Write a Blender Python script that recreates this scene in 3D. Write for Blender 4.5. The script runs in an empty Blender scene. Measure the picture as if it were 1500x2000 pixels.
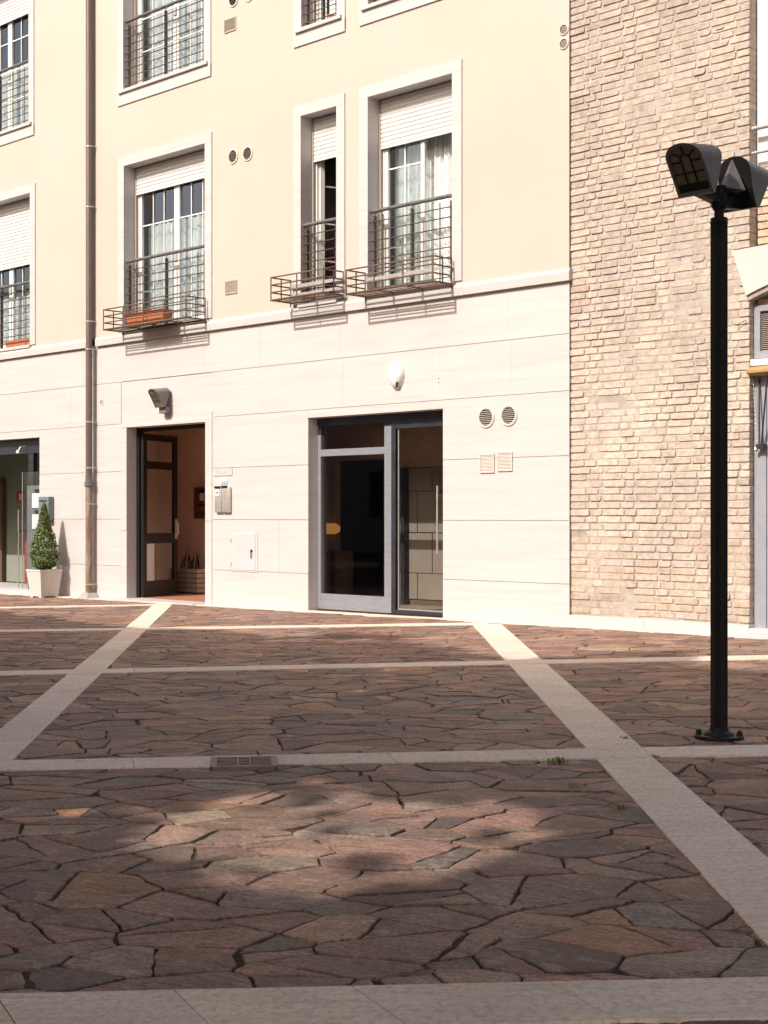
import bpy, bmesh, math, random
import numpy as np
from mathutils import Vector, Matrix, noise
PI = math.pi; R = math.radians
random.seed(7); rng = np.random.default_rng(7)
sc = bpy.context.scene; C = sc.collection

# ------------------------------------------------------------------ camera, sky, sun
CAM = (10.2143, -13.3354, 1.25); YAW = R(44.6147)
cd = bpy.data.cameras.new('camera'); cam = bpy.data.objects.new('camera', cd); C.objects.link(cam)
cam.location = CAM; cam.rotation_euler = (R(90), 0, YAW)
cd.sensor_fit = 'VERTICAL'; cd.sensor_height = 20; cd.lens = 28.8; cd.shift_y = 0.0035
cd.clip_start = 0.05; cd.clip_end = 2000
sc.camera = cam
sc.render.resolution_x = 768; sc.render.resolution_y = 1024

EL = R(41.5); AZ = R(3.0)
S = Vector((-math.sin(AZ)*math.cos(EL), -math.cos(AZ)*math.cos(EL), math.sin(EL)))
w = bpy.data.worlds.new('World'); sc.world = w; w.use_nodes = True
nt = w.node_tree; bg = nt.nodes['Background']
sky = nt.nodes.new('ShaderNodeTexSky'); sky.sky_type = 'NISHITA'; sky.sun_disc = False
sky.sun_elevation = EL; sky.sun_rotation = PI + AZ; sky.air_density = 1.0; sky.dust_density = 4.0; sky.air_density = 0.75; sky.ozone_density = 0.5
tn = nt.nodes.new('ShaderNodeMix'); tn.data_type = 'RGBA'; tn.blend_type = 'MULTIPLY'; tn.inputs[0].default_value = 1; tn.inputs[7].default_value = (1.12, 1.0, .86, 1)   # warm tint on the sky light, added to warm the shade
nt.links.new(sky.outputs[0], tn.inputs[6]); nt.links.new(tn.outputs[2], bg.inputs[0]); bg.inputs[1].default_value = 0.15
sd = bpy.data.lights.new('sun', 'SUN'); so = bpy.data.objects.new('sun', sd); C.objects.link(so)
sd.energy = 3.9; sd.angle = R(0.53); sd.color = (1.0, 0.94, 0.87)
so.rotation_euler = S.to_track_quat('Z', 'Y').to_euler(); so.location = (0, -20, 20)
sc.view_settings.view_transform = 'Standard'; sc.view_settings.look = 'None'
sc.view_settings.exposure = 0.42; sc.view_settings.gamma = 1

# ------------------------------------------------------------------ materials
def mat(name, col, rough=0.7, metal=0.0, spec=0.5):
    m = bpy.data.materials.new(name); m.use_nodes = True
    b = m.node_tree.nodes['Principled BSDF']
    b.inputs['Base Color'].default_value = (*col, 1); b.inputs['Roughness'].default_value = rough
    b.inputs['Metallic'].default_value = metal; b.inputs['Specular IOR Level'].default_value = spec
    return m
def nodes(m): return m.node_tree.nodes, m.node_tree.links, m.node_tree.nodes['Principled BSDF']
def coords(m, scale=(1,1,1), rot=(0,0,0)):
    N, L, b = nodes(m); tc = N.new('ShaderNodeNewGeometry'); mp = N.new('ShaderNodeMapping')
    mp.inputs['Scale'].default_value = scale; mp.inputs['Rotation'].default_value = rot
    L.new(tc.outputs['Position'], mp.inputs[0]); return mp.outputs[0]
def coords2(m, scale, ang):
    N, L, b = nodes(m); v = coords(m, (1,1,1), (0,0,ang)); mp = N.new('ShaderNodeMapping'); mp.inputs['Scale'].default_value = scale
    L.new(v, mp.inputs[0]); return mp.outputs[0]
def noisetex(m, vec, scale, detail=6, rough=0.6, dist=0.0):
    N, L, b = nodes(m); n = N.new('ShaderNodeTexNoise'); n.inputs['Scale'].default_value = scale
    n.inputs['Detail'].default_value = detail; n.inputs['Roughness'].default_value = rough; n.inputs['Distortion'].default_value = dist
    L.new(vec, n.inputs['Vector']); return n.outputs['Fac']
def ramp(m, fac, stops):
    N, L, b = nodes(m); r = N.new('ShaderNodeValToRGB'); e = r.color_ramp.elements
    while len(e) < len(stops): e.new(0.5)
    for i, (p, c) in enumerate(stops):
        e[i].position = p; e[i].color = (*c, 1) if len(c) == 3 else c
    L.new(fac, r.inputs[0]); return r.outputs[0]
def mix(m, fac, a, b_, mode='MIX'):
    N, L, b = nodes(m); x = N.new('ShaderNodeMix'); x.data_type = 'RGBA'; x.blend_type = mode; x.clamp_result = False
    if isinstance(fac, (int, float)): x.inputs[0].default_value = fac
    else: L.new(fac, x.inputs[0])
    for i, v in ((6, a), (7, b_)):
        if isinstance(v, tuple): x.inputs[i].default_value = (*v, 1)
        else: L.new(v, x.inputs[i])
    return x.outputs[2]
def bump(m, h, strength=0.3, dist=0.01, chain=None):
    N, L, b = nodes(m); bp = N.new('ShaderNodeBump'); bp.inputs['Strength'].default_value = strength
    bp.inputs['Distance'].default_value = dist; L.new(h, bp.inputs['Height'])
    if chain: L.new(chain, bp.inputs['Normal'])
    L.new(bp.outputs[0], b.inputs['Normal']); return bp.outputs[0]
def setcol(m, c): N, L, b = nodes(m); L.new(c, b.inputs['Base Color'])
def attr(m, name='Col'):
    N, L, b = nodes(m); a = N.new('ShaderNodeAttribute'); a.attribute_name = name; return a.outputs['Color']

M = {}
# plaster
m = M['plaster'] = mat('yellow_plaster', (.58,.49,.39), .9, spec=.2); v = coords(m)
n1 = noisetex(m, v, .5, 5, .6); n2 = noisetex(m, v, 60, 4, .6)
vs = coords(m, (1.6,1,.25)); n3 = noisetex(m, vs, 1.1, 6, .6, .6)
c = ramp(m, n1, [(.3,(0.474,0.408,0.351)),(.7,(0.504,0.444,0.393))])
c = mix(m, ramp(m, n3, [(.5,(0,0,0)),(.8,(.30,.30,.30))]), c, (.45,.395,.335)); setcol(m, c)
bump(m, n2, .25, .004)
# travertine cladding
def travertine(name, a, b_, c_, s=1.0, stain=None, bmp=.12):
    m = mat(name, a, .55, spec=.35); v = coords(m, (.55*s,.55*s,9*s)); v2 = coords(m, (1.1*s,1.1*s,30*s))
    n1 = noisetex(m, v, 1.2, 7, .62, .8); n2 = noisetex(m, v2, 1.6, 5, .7, .3)
    c = ramp(m, n1, [(.32,b_),(.5,a),(.72,c_)])
    c = mix(m, ramp(m, n2, [(.60,(0,0,0)),(.72,(.35,.35,.35))]), c, tuple(x*.80 for x in b_)); setcol(m, c)
    bump(m, n2, bmp, .002); return m
M['trav'] = travertine('travertine_cladding', (0.515,0.482,0.473), (0.480,0.442,0.426), (0.536,0.509,0.506))
M['stone'] = travertine('window_stone', (0.498,0.470,0.465), (0.463,0.435,0.427), (0.524,0.502,0.498), .8, bmp=.08)
# pale paving slabs
m = M['slab'] = mat('pale_paving', (.4,.36,.33), .75, spec=.3)
v = coords(m, (1,1,1), (0,0,R(-50))); vv = coords2(m, (1.6,22,1), R(-48))
n1 = noisetex(m, vv, 1.5, 7, .65, .5); n2 = noisetex(m, v, 2.2, 6, .65); n3 = noisetex(m, v, 45, 5, .75)
c = ramp(m, n1, [(.30,(.60,.50,.42)),(.5,(.73,.62,.53)),(.72,(.82,.71,.61))])
c = mix(m, ramp(m, n2, [(.35,(.0,.0,.0)),(.75,(.7,.7,.7))]), c, (.60,.49,.40))
c = mix(m, 1.0, c, ramp(m, n3, [(.3,(.66,.65,.64)),(.55,(1.06,1.06,1.06))]), 'MULTIPLY')
c = mix(m, 1.0, c, attr(m), 'MULTIPLY'); setcol(m, c); bump(m, n3, .25, .003)
# porphyry stones
m = M['porphyry'] = mat('porphyry_stone', (.2,.15,.13), .62, spec=.35)
v = coords(m); vs = coords2(m, (3,13,6), R(-20))
n1 = noisetex(m, v, 3.0, 6, .65, .3); n2 = noisetex(m, vs, 2.6, 8, .72, 1.2); n3 = noisetex(m, v, 70, 6, .75); n4 = noisetex(m, v, 9, 8, .7, .6)
c = attr(m)
c = mix(m, 1.0, c, ramp(m, n1, [(.3,(.74,.74,.76)),(.7,(1.22,1.18,1.16))]), 'MULTIPLY')
c = mix(m, 1.0, c, ramp(m, n2, [(.34,(.62,.60,.59)),(.50,(1,1,1)),(.66,(1.36,1.33,1.30))]), 'MULTIPLY')
c = mix(m, ramp(m, n4, [(.55,(0,0,0)),(.66,(.5,.5,.5))]), c, (.095,.066,.050))
c = mix(m, ramp(m, n4, [(.36,(.5,.5,.5)),(.46,(0,0,0))]), c, (.36,.29,.235))
c = mix(m, 1.0, c, ramp(m, n3, [(.36,(.52,.52,.52)),(.60,(1.30,1.28,1.26))]), 'MULTIPLY'); setcol(m, c)
b1 = bump(m, n2, .6, .014); b2 = bump(m, n4, .5, .010, b1); bump(m, n3, .7, .004, b2)
# mortar ground
m = M['mortar'] = mat('mortar_bed', (.10,.08,.07), .95, spec=.1); v = coords(m)
n1 = noisetex(m, v, 2, 6); n2 = noisetex(m, v, 60, 5)
c = ramp(m, n1, [(.35,(.055,.040,.030)),(.65,(.10,.074,.055))])
c = mix(m, 1.0, c, ramp(m, n2, [(.3,(.6,.6,.6)),(.65,(1.3,1.3,1.3))]), 'MULTIPLY'); setcol(m, c); bump(m, n2, .5, .005)
# brick
m = M['brick'] = mat('old_brick', (.5,.4,.28), .92, spec=.15); v = coords(m)
n1 = noisetex(m, v, 14, 6, .7, .4); n2 = noisetex(m, v, 120, 5, .7); n3 = noisetex(m, v, 1.1, 5, .6)
c = attr(m); c = mix(m, 1.0, c, ramp(m, n1, [(.3,(.70,.67,.65)),(.58,(1.07,1.07,1.07))]), 'MULTIPLY')
c = mix(m, 1.0, c, ramp(m, n3, [(.35,(.84,.83,.84)),(.65,(1.06,1.05,1.02))]), 'MULTIPLY')
c = mix(m, 1.0, c, ramp(m, n2, [(.3,(.86,.86,.86)),(.65,(1.06,1.06,1.06))]), 'MULTIPLY'); setcol(m, c)
b1 = bump(m, n1, .6, .010); bump(m, n2, .5, .003, b1)
m = M['bmortar'] = mat('brick_mortar', (.42,.37,.32), .95, spec=.1); v = coords(m)
n1 = noisetex(m, v, 1.4, 6); n2 = noisetex(m, v, 40, 6, .7); n4 = noisetex(m, v, 12, 5, .6)
c = ramp(m, n1, [(.35,(.33,.285,.255)),(.65,(.45,.41,.38))])
c = mix(m, ramp(m, n4, [(.55,(0,0,0)),(.7,(.7,.7,.7))]), c, (.22,.175,.145))
c = mix(m, 1.0, c, ramp(m, n2, [(.3,(.8,.8,.8)),(.65,(1.1,1.1,1.1))]), 'MULTIPLY'); setcol(m, c); bump(m, n2, .7, .006)
def noisy(name, a, b_, scale, rough=.6, metal=0, bs=.1, bd=.002, sc3=(1,1,1), spec=.5, detail=6):
    m = mat(name, a, rough, metal, spec); v = coords(m, sc3); n = noisetex(m, v, scale, detail, .65, .3)
    setcol(m, ramp(m, n, [(.35,a),(.65,b_)])); bump(m, n, bs, bd); return m
M['white'] = noisy('white_pvc', (0.662,0.662,0.644), (0.718,0.718,0.699), 8, .4)
M['shutter'] = noisy('shutter_pvc', (0.646,0.637,0.620), (0.680,0.671,0.654), 6, .5)
M['iron'] = noisy('dark_iron', (.055,.045,.04), (.11,.085,.07), 30, .5, .3, .2)
M['rail'] = noisy('handrail_paint', (.10,.095,.10), (.20,.18,.18), 12, .4, .2, .1)
M['rust'] = noisy('rusty_rod', (.12,.065,.035), (.16,.12,.09), 25, .7, .2, .3)
M['greybar'] = noisy('grey_painted_bar', (.30,.28,.27), (.42,.40,.39), 20, .5, .2)
M['black'] = noisy('black_post_paint', (.005,.0045,.0045), (.010,.009,.009), 40, .5, 0, .08, spec=.25)
M['lamp'] = noisy('lamp_hood_paint', (0.102,0.088,0.085), (0.145,0.128,0.122), 14, .5, .1, .08)
M['wlamp'] = noisy('wall_lamp_paint', (.16,.15,.145), (.21,.195,.185), 12, .45, .2, .08)
M['lens'] = noisy('lamp_lens', (.10,.085,.06), (.16,.14,.10), 20, .3)
M['pipe'] = noisy('brown_pipe', (.135,.10,.092), (.17,.13,.12), 3, .35, .3, .05, .001, (4,4,1))
m = M['castpipe'] = mat('cast_iron_pipe', (.3,.28,.25), .7, .15); v = coords(m, (9,9,1.6))
n1 = noisetex(m, v, 1.6, 7, .7, .8)
setcol(m, ramp(m, n1, [(.36,(.30,.27,.24)),(.52,(.22,.15,.10)),(.64,(.17,.085,.04))])); bump(m, n1, .3, .004)
M['steel'] = noisy('galvanised', (.45,.44,.42), (.55,.54,.52), 20, .4, .6)
M['alu'] = noisy('brushed_aluminium', (.33,.35,.40), (.40,.42,.47), 9, .38, .55, .05, .001, (1,1,6))
M['darkalu'] = noisy('dark_frame', (.035,.038,.048), (.055,.06,.075), 8, .35, .4, .03)
M['brownframe'] = noisy('dark_door_frame', (.007,.006,.006), (.012,.010,.010), 10, .5, 0, .03, spec=.25)
M['salmon'] = noisy('salmon_plaster', (.80,.57,.45), (.84,.61,.49), 2.0, .85, 0, .1)
M['beigewall'] = noisy('beige_plaster', (.68,.58,.48), (.72,.62,.52), 2.0, .85, 0, .1)
M['redfloor'] = noisy('red_floor', (.34,.15,.09), (.40,.19,.12), 5, .5)
M['brownwall'] = noisy('brown_interior', (0.350,0.227,0.149), (0.438,0.289,0.193), 1.5, .8)
M['darkvoid'] = noisy('dark_interior', (0.090,0.054,0.037), (0.135,0.083,0.057), 3, .7)
M['greenwall'] = noisy('shop_wall', (0.204,0.216,0.174), (0.228,0.240,0.198), 1.2, .8)
M['panel'] = noisy('wall_panel', (0.204,0.181,0.158), (0.230,0.204,0.181), 2.5, .55)
M['roomgrey'] = noisy('room_plaster', (0.115,0.109,0.105), (0.137,0.131,0.126), 2, .9)
M['terracotta'] = noisy('terracotta_plastic', (0.357,0.111,0.047), (0.425,0.145,0.068), 10, .7)
M['soil'] = noisy('soil', (.03,.02,.014), (.06,.04,.03), 60, .95, 0, .6, .01)
M['planter'] = noisy('planter_white', (0.607,0.570,0.524), (0.662,0.626,0.580), 7, .6)
M['cream'] = noisy('cream_plastic', (0.523,0.478,0.436), (0.568,0.523,0.486), 14, .5)
M['ventdark'] = noisy('vent_inside', (.03,.02,.012), (.05,.035,.022), 20, .9)
M['greyvent'] = noisy('grey_mesh_vent', (.36,.31,.26), (.44,.38,.32), 60, .7)
M['intercom'] = noisy('intercom_steel', (.50,.48,.45), (.58,.56,.53), 30, .35, .5, .05)
M['plastic'] = noisy('siren_plastic', (0.629,0.620,0.603), (0.663,0.654,0.637), 20, .35)
M['key'] = noisy('key_black', (.02,.02,.02), (.03,.03,.03), 20, .5)
M['cabinet'] = noisy('cabinet_cream', (0.498,0.467,0.486), (0.529,0.498,0.520), 3, .5)
M['postbox'] = noisy('postbox_teal', (.13,.18,.18), (.17,.22,.22), 8, .45)
M['paper'] = noisy('paper', (.60,.55,.56), (.68,.64,.65), 30, .8)
M['blue'] = noisy('blue_sticker', (.28,.38,.44), (.33,.43,.50), 30, .5)
M['woodred'] = noisy('red_wood', (.11,.025,.010), (.16,.04,.018), 12, .45, 0, .1, .001, (6,6,1))
M['crate'] = noisy('grey_wood', (.30,.22,.18), (.38,.29,.24), 12, .8, 0, .3, .003, (1,1,8))
M['leaf'] = noisy('topiary_leaf', (.055,.095,.018), (.12,.16,.035), 22, .5)
M['snake'] = noisy('dark_leaf', (.02,.035,.02), (.05,.08,.03), 20, .5)
M['weed'] = noisy('weed_leaf', (0.119,0.170,0.034), (0.204,0.255,0.051), 30, .7)
M['treeleaf'] = noisy('tree_leaf', (.04,.07,.02), (.08,.11,.035), 3, .55)
m = M['treeleaf']; N = m.node_tree.nodes; L = m.node_tree.links; tl_ = N.new('ShaderNodeBsdfTranslucent'); tl_.inputs[0].default_value = (.22,.22,.07,1); ms_ = N.new('ShaderNodeMixShader'); ms_.inputs[0].default_value = .4
L.new(N['Principled BSDF'].outputs[0], ms_.inputs[1]); L.new(tl_.outputs[0], ms_.inputs[2]); L.new(ms_.outputs[0], N['Material Output'].inputs[0])
M['bark'] = noisy('bark', (.10,.075,.055), (.16,.125,.10), 14, .9, 0, .6, .02, (3,3,.7))
M['grate'] = noisy('cast_grate', (0.180,0.135,0.112), (0.240,0.188,0.158), 30, .6, .4, .4)
M['red'] = noisy('red_sign', (.35,.03,.02), (.42,.04,.03), 20, .5)
M['yellow'] = noisy('yellow_awning', (.33,.20,.075), (.40,.25,.10), 6, .8)
M['greydoor'] = noisy('blue_grey_paint', (.24,.255,.29), (.28,.30,.335), 5, .5)
M['whitewall'] = noisy('white_render', (0.595,0.586,0.595), (0.637,0.629,0.629), 3, .9, 0, .2)
M['arch'] = noisy('cream_render', (0.524,0.472,0.450), (0.551,0.498,0.480), 3, .9, 0, .2)
M['magenta'] = noisy('magenta_cloth', (.35,.005,.12), (.42,.01,.16), 9, .8)
M['farwall'] = noisy('far_plaster', (.50,.42,.33), (.56,.47,.38), .6, .9)
M['engrave'] = noisy('engraving', (.34,.295,.26), (.38,.335,.30), 20, .9) if True else noisy('engraving', (.44,.385,.34), (.48,.42,.37), 20, .8)
m = M['curtain'] = mat('sheer_curtain', (.78,.80,.80), .8); v = coords(m, (1,1,.12))
n1 = noisetex(m, v, 14, 5); n2 = noisetex(m, coords(m), 7, 6, .6, 1.2)
c = ramp(m, n1, [(.3,(.56,.60,.59)),(.65,(.78,.80,.79))])
c = mix(m, ramp(m, n2, [(.52,(0,0,0)),(.60,(.6,.6,.6))]), c, (.50,.55,.57)); setcol(m, c)
m = M['glass'] = bpy.data.materials.new('window_glass'); m.use_nodes = True
N = m.node_tree.nodes; L = m.node_tree.links; N.remove(N['Principled BSDF'])
tr = N.new('ShaderNodeBsdfTransparent'); gl = N.new('ShaderNodeBsdfGlossy'); mx = N.new('ShaderNodeMixShader'); fr = N.new('ShaderNodeFresnel')
gm = N.new('ShaderNodeNewGeometry'); mr = N.new('ShaderNodeMapRange'); mr.inputs['To Min'].default_value = 2.6; mr.inputs['To Max'].default_value = 1/2.6; L.new(gm.outputs['Backfacing'], mr.inputs['Value']); L.new(mr.outputs[0], fr.inputs[0]); gl.inputs['Roughness'].default_value = 0.0; tr.inputs[0].default_value = (.80,.84,.83,1); gl.inputs['Color'].default_value = (.85,.92,1,1)
L.new(fr.outputs[0], mx.inputs[0]); L.new(tr.outputs[0], mx.inputs[1]); L.new(gl.outputs[0], mx.inputs[2]); L.new(mx.outputs[0], N['Material Output'].inputs[0])
m = M['shopglass'] = m.copy(); m.name = 'shop_glass'
for n_ in m.node_tree.nodes:
    if n_.type == 'BSDF_TRANSPARENT': n_.inputs[0].default_value = (.90,.88,.85,1)
    if n_.type == 'MAP_RANGE': n_.inputs['To Min'].default_value = 1.45; n_.inputs['To Max'].default_value = 1/1.45
m = M['glow'] = mat('orange_lamp', (.6,.25,.08), .5); N, L, b = nodes(m)
b.inputs['Emission Color'].default_value = (1,.42,.12,1); b.inputs['Emission Strength'].default_value = .22

# ------------------------------------------------------------------ mesh helpers
class MB:
    def __init__(s): s.v = []; s.f = []; s.c = []
    def add(s, vs, fs, col=None):
        n = len(s.v); s.v += [tuple(p) for p in vs]; s.f += [tuple(i+n for i in f) for f in fs]
        s.c += [col or (1,1,1)]*len(vs); return s
    def box(s, x0, x1, y0, y1, z0, z1, col=None, bev=0.0):
        if bev <= 0:
            return s.add([(x0,y0,z0),(x1,y0,z0),(x1,y1,z0),(x0,y1,z0),(x0,y0,z1),(x1,y0,z1),(x1,y1,z1),(x0,y1,z1)],
              [(0,3,2,1),(4,5,6,7),(0,1,5,4),(1,2,6,5),(2,3,7,6),(3,0,4,7)], col)
        bm = bmesh.new(); bmesh.ops.create_cube(bm, size=1)
        for v in bm.verts: v.co = Vector(((x0+x1)/2+v.co.x*(x1-x0), (y0+y1)/2+v.co.y*(y1-y0), (z0+z1)/2+v.co.z*(z1-z0)))
        bmesh.ops.bevel(bm, geom=bm.edges[:], offset=bev, segments=2, affect='EDGES', profile=.5)
        return s.bm(bm, col)
    def bm(s, bm, col=None, mtx=None):
        bm.verts.index_update(); vs = [(mtx @ v.co if mtx else v.co) for v in bm.verts]
        s.add(vs, [[v.index for v in f.verts] for f in bm.faces], col); bm.free(); return s
    def tube(s, pts, r, n=8, cap=True, col=None):
        pts = [Vector(p) for p in pts]; rs = r if isinstance(r, (list, tuple)) else [r]*len(pts)
        vs = []; fs = []; prev = None
        for i, p in enumerate(pts):
            d = (pts[min(i+1, len(pts)-1)] - pts[max(i-1, 0)]).normalized()
            a = d.cross(Vector((0,0,1)))
            if a.length < 1e-3: a = d.cross(Vector((1,0,0)))
            a.normalize()
            if prev is not None:
                a = (prev - d*prev.dot(d)); a.normalize()
            prev = a; b = d.cross(a)
            for k in range(n):
                t = 2*PI*k/n; vs.append(p + (a*math.cos(t)+b*math.sin(t))*rs[i])
        for i in range(len(pts)-1):
            for k in range(n):
                k2 = (k+1) % n; fs.append((i*n+k, i*n+k2, (i+1)*n+k2, (i+1)*n+k))
        if cap: fs.append(tuple(range(n))[::-1]); fs.append(tuple((len(pts)-1)*n+k for k in range(n)))
        return s.add(vs, fs, col)
    def prism(s, poly, a, b, axis='y', col=None):   # poly of 2D points extruded from a to b
        n = len(poly); P = lambda p, t: {'y': (p[0], t, p[1]), 'z': (p[0], p[1], t), 'x': (t, p[0], p[1])}[axis]
        vs = [P(p, a) for p in poly] + [P(p, b) for p in poly]
        fs = [tuple(range(n)), tuple(range(n, 2*n))[::-1]] + [(i, i+n, (i+1) % n+n, (i+1) % n) for i in range(n)]
        return s.add(vs, fs, col)
    def mesh(s, name, m, origin=(0,0,0), smooth=False, usecol=False):
        me = bpy.data.meshes.new(name); o = Vector(origin)
        me.from_pydata([tuple(Vector(v)-o) for v in s.v], [], s.f)
        bm = bmesh.new(); bm.from_mesh(me); bmesh.ops.recalc_face_normals(bm, faces=bm.faces); bm.to_mesh(me); bm.free()
        if usecol:
            ca = me.color_attributes.new('Col', 'FLOAT_COLOR', 'POINT')
            ca.data.foreach_set('color', np.array([(*c, 1) for c in s.c], dtype=np.float32).ravel())
        if smooth:
            me.polygons.foreach_set('use_smooth', [True]*len(me.polygons)); me.set_sharp_from_angle(angle=R(35))
        me.materials.append(m); me.update(); return me
def world(o):
    p = Vector(o.location)
    while o.parent: o = o.parent; p += Vector(o.location)
    return p
def part(name, mb, m, parent, label=None, smooth=False, usecol=False, kind=None):
    o = bpy.data.objects.new(name, mb.mesh(name, m, world(parent), smooth, usecol)); C.objects.link(o); o.parent = parent
    if label: o['label'] = label
    if kind: o['kind'] = kind
    return o
def thing(name, label, cat, loc, group=None):
    o = bpy.data.objects.new(name, None); C.objects.link(o); o.location = loc; o.empty_display_size = .1
    o['label'] = label; o['category'] = cat
    if group: o['group'] = group
    return o
def single(name, mb, m, label, cat, loc, group=None, smooth=False, usecol=False):
    o = bpy.data.objects.new(name, mb.mesh(name, m, loc, smooth, usecol)); C.objects.link(o); o.location = loc
    o['label'] = label; o['category'] = cat
    if group: o['group'] = group
    return o
def struct(name, mb, m, usecol=False, kind='structure'):
    o = bpy.data.objects.new(name, mb.mesh(name, m, (0,0,0), usecol=usecol)); C.objects.link(o); o['kind'] = kind
    return o
GS = .0056
def gz(x): return GS*x
def vis(x, y, margin=.0):      # (forward, right) distances from the camera
    dx, dy = x-CAM[0], y-CAM[1]; c, s = math.cos(YAW), math.sin(YAW)
    return -dx*s+dy*c, dx*c+dy*s

# ------------------------------------------------------------------ ground
mb = MB(); mb.add([(-300,-300,gz(-300)*0-.04+gz(-300)*.0),(300,-300,-.04),(300,300,-.04),(-300,300,-.04)], [(0,1,2,3)])
mb.v = [(x, y, -2.2) for (x, y, z) in mb.v]
struct('ground', mb, M['mortar'])
mb = MB(); mb.add([(x, y, gz(x)-.0105) for x, y in ((-60,-60),(60,-60),(60,3),(-60,3))], [(0,1,2,3)])
struct('mortar_bed', mb, M['mortar'])
# crazy paving: real stones cut from a Voronoi net
X0, X1, Y0, Y1 = -16, 13, -14.5, -.05; CELL = .236
ua = R(49); SU, SV = 1.24, .86          # stones run longer one way
def wrap(u, v): u, v = u*SU, v*SV; return u*math.cos(ua)-v*math.sin(ua), u*math.sin(ua)+v*math.cos(ua)
def unwrap(x, y): u, v = x*math.cos(ua)+y*math.sin(ua), -x*math.sin(ua)+y*math.cos(ua); return u/SU, v/SV
grid = {}
for i in range(-105, 105):
    for j in range(-105, 105):
        u = (i+.5+random.uniform(-.48,.48))*CELL; v = (j+.5+random.uniform(-.48,.48))*CELL
        if random.random() < .16: continue
        x, y = wrap(u, v)
        if not (X0 < x < X1 and Y0 < y < Y1): continue
        grid.setdefault((i, j), []).append((u, v, random.choice((-.018,-.012,-.004,0,.006,.014,.020))))
        if random.random() < .16: grid[(i, j)].append((u+random.uniform(.1,.2)*random.choice((-1,1)), v+random.uniform(.1,.2)*random.choice((-1,1)), -.012))
def clip(poly, nx, ny, d):
    out = []; n = len(poly)
    for k in range(n):
        a, b = poly[k], poly[(k+1) % n]; da = a[0]*nx+a[1]*ny-d; db = b[0]*nx+b[1]*ny-d
        if da <= 0: out.append(a)
        if (da < 0) != (db < 0):
            t = da/(da-db); out.append((a[0]+(b[0]-a[0])*t, a[1]+(b[1]-a[1])*t))
    return out
PAL = [((0.273,0.163,0.123),26),((0.242,0.141,0.108),20),((0.214,0.141,0.112),16),((0.300,0.189,0.138),14),((0.196,0.150,0.123),10),((0.346,0.189,0.108),5),((0.164,0.110,0.091),8),((0.283,0.207,0.156),8)]
pw = [p[1] for p in PAL]
mb = MB(); cnt = 0
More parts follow.
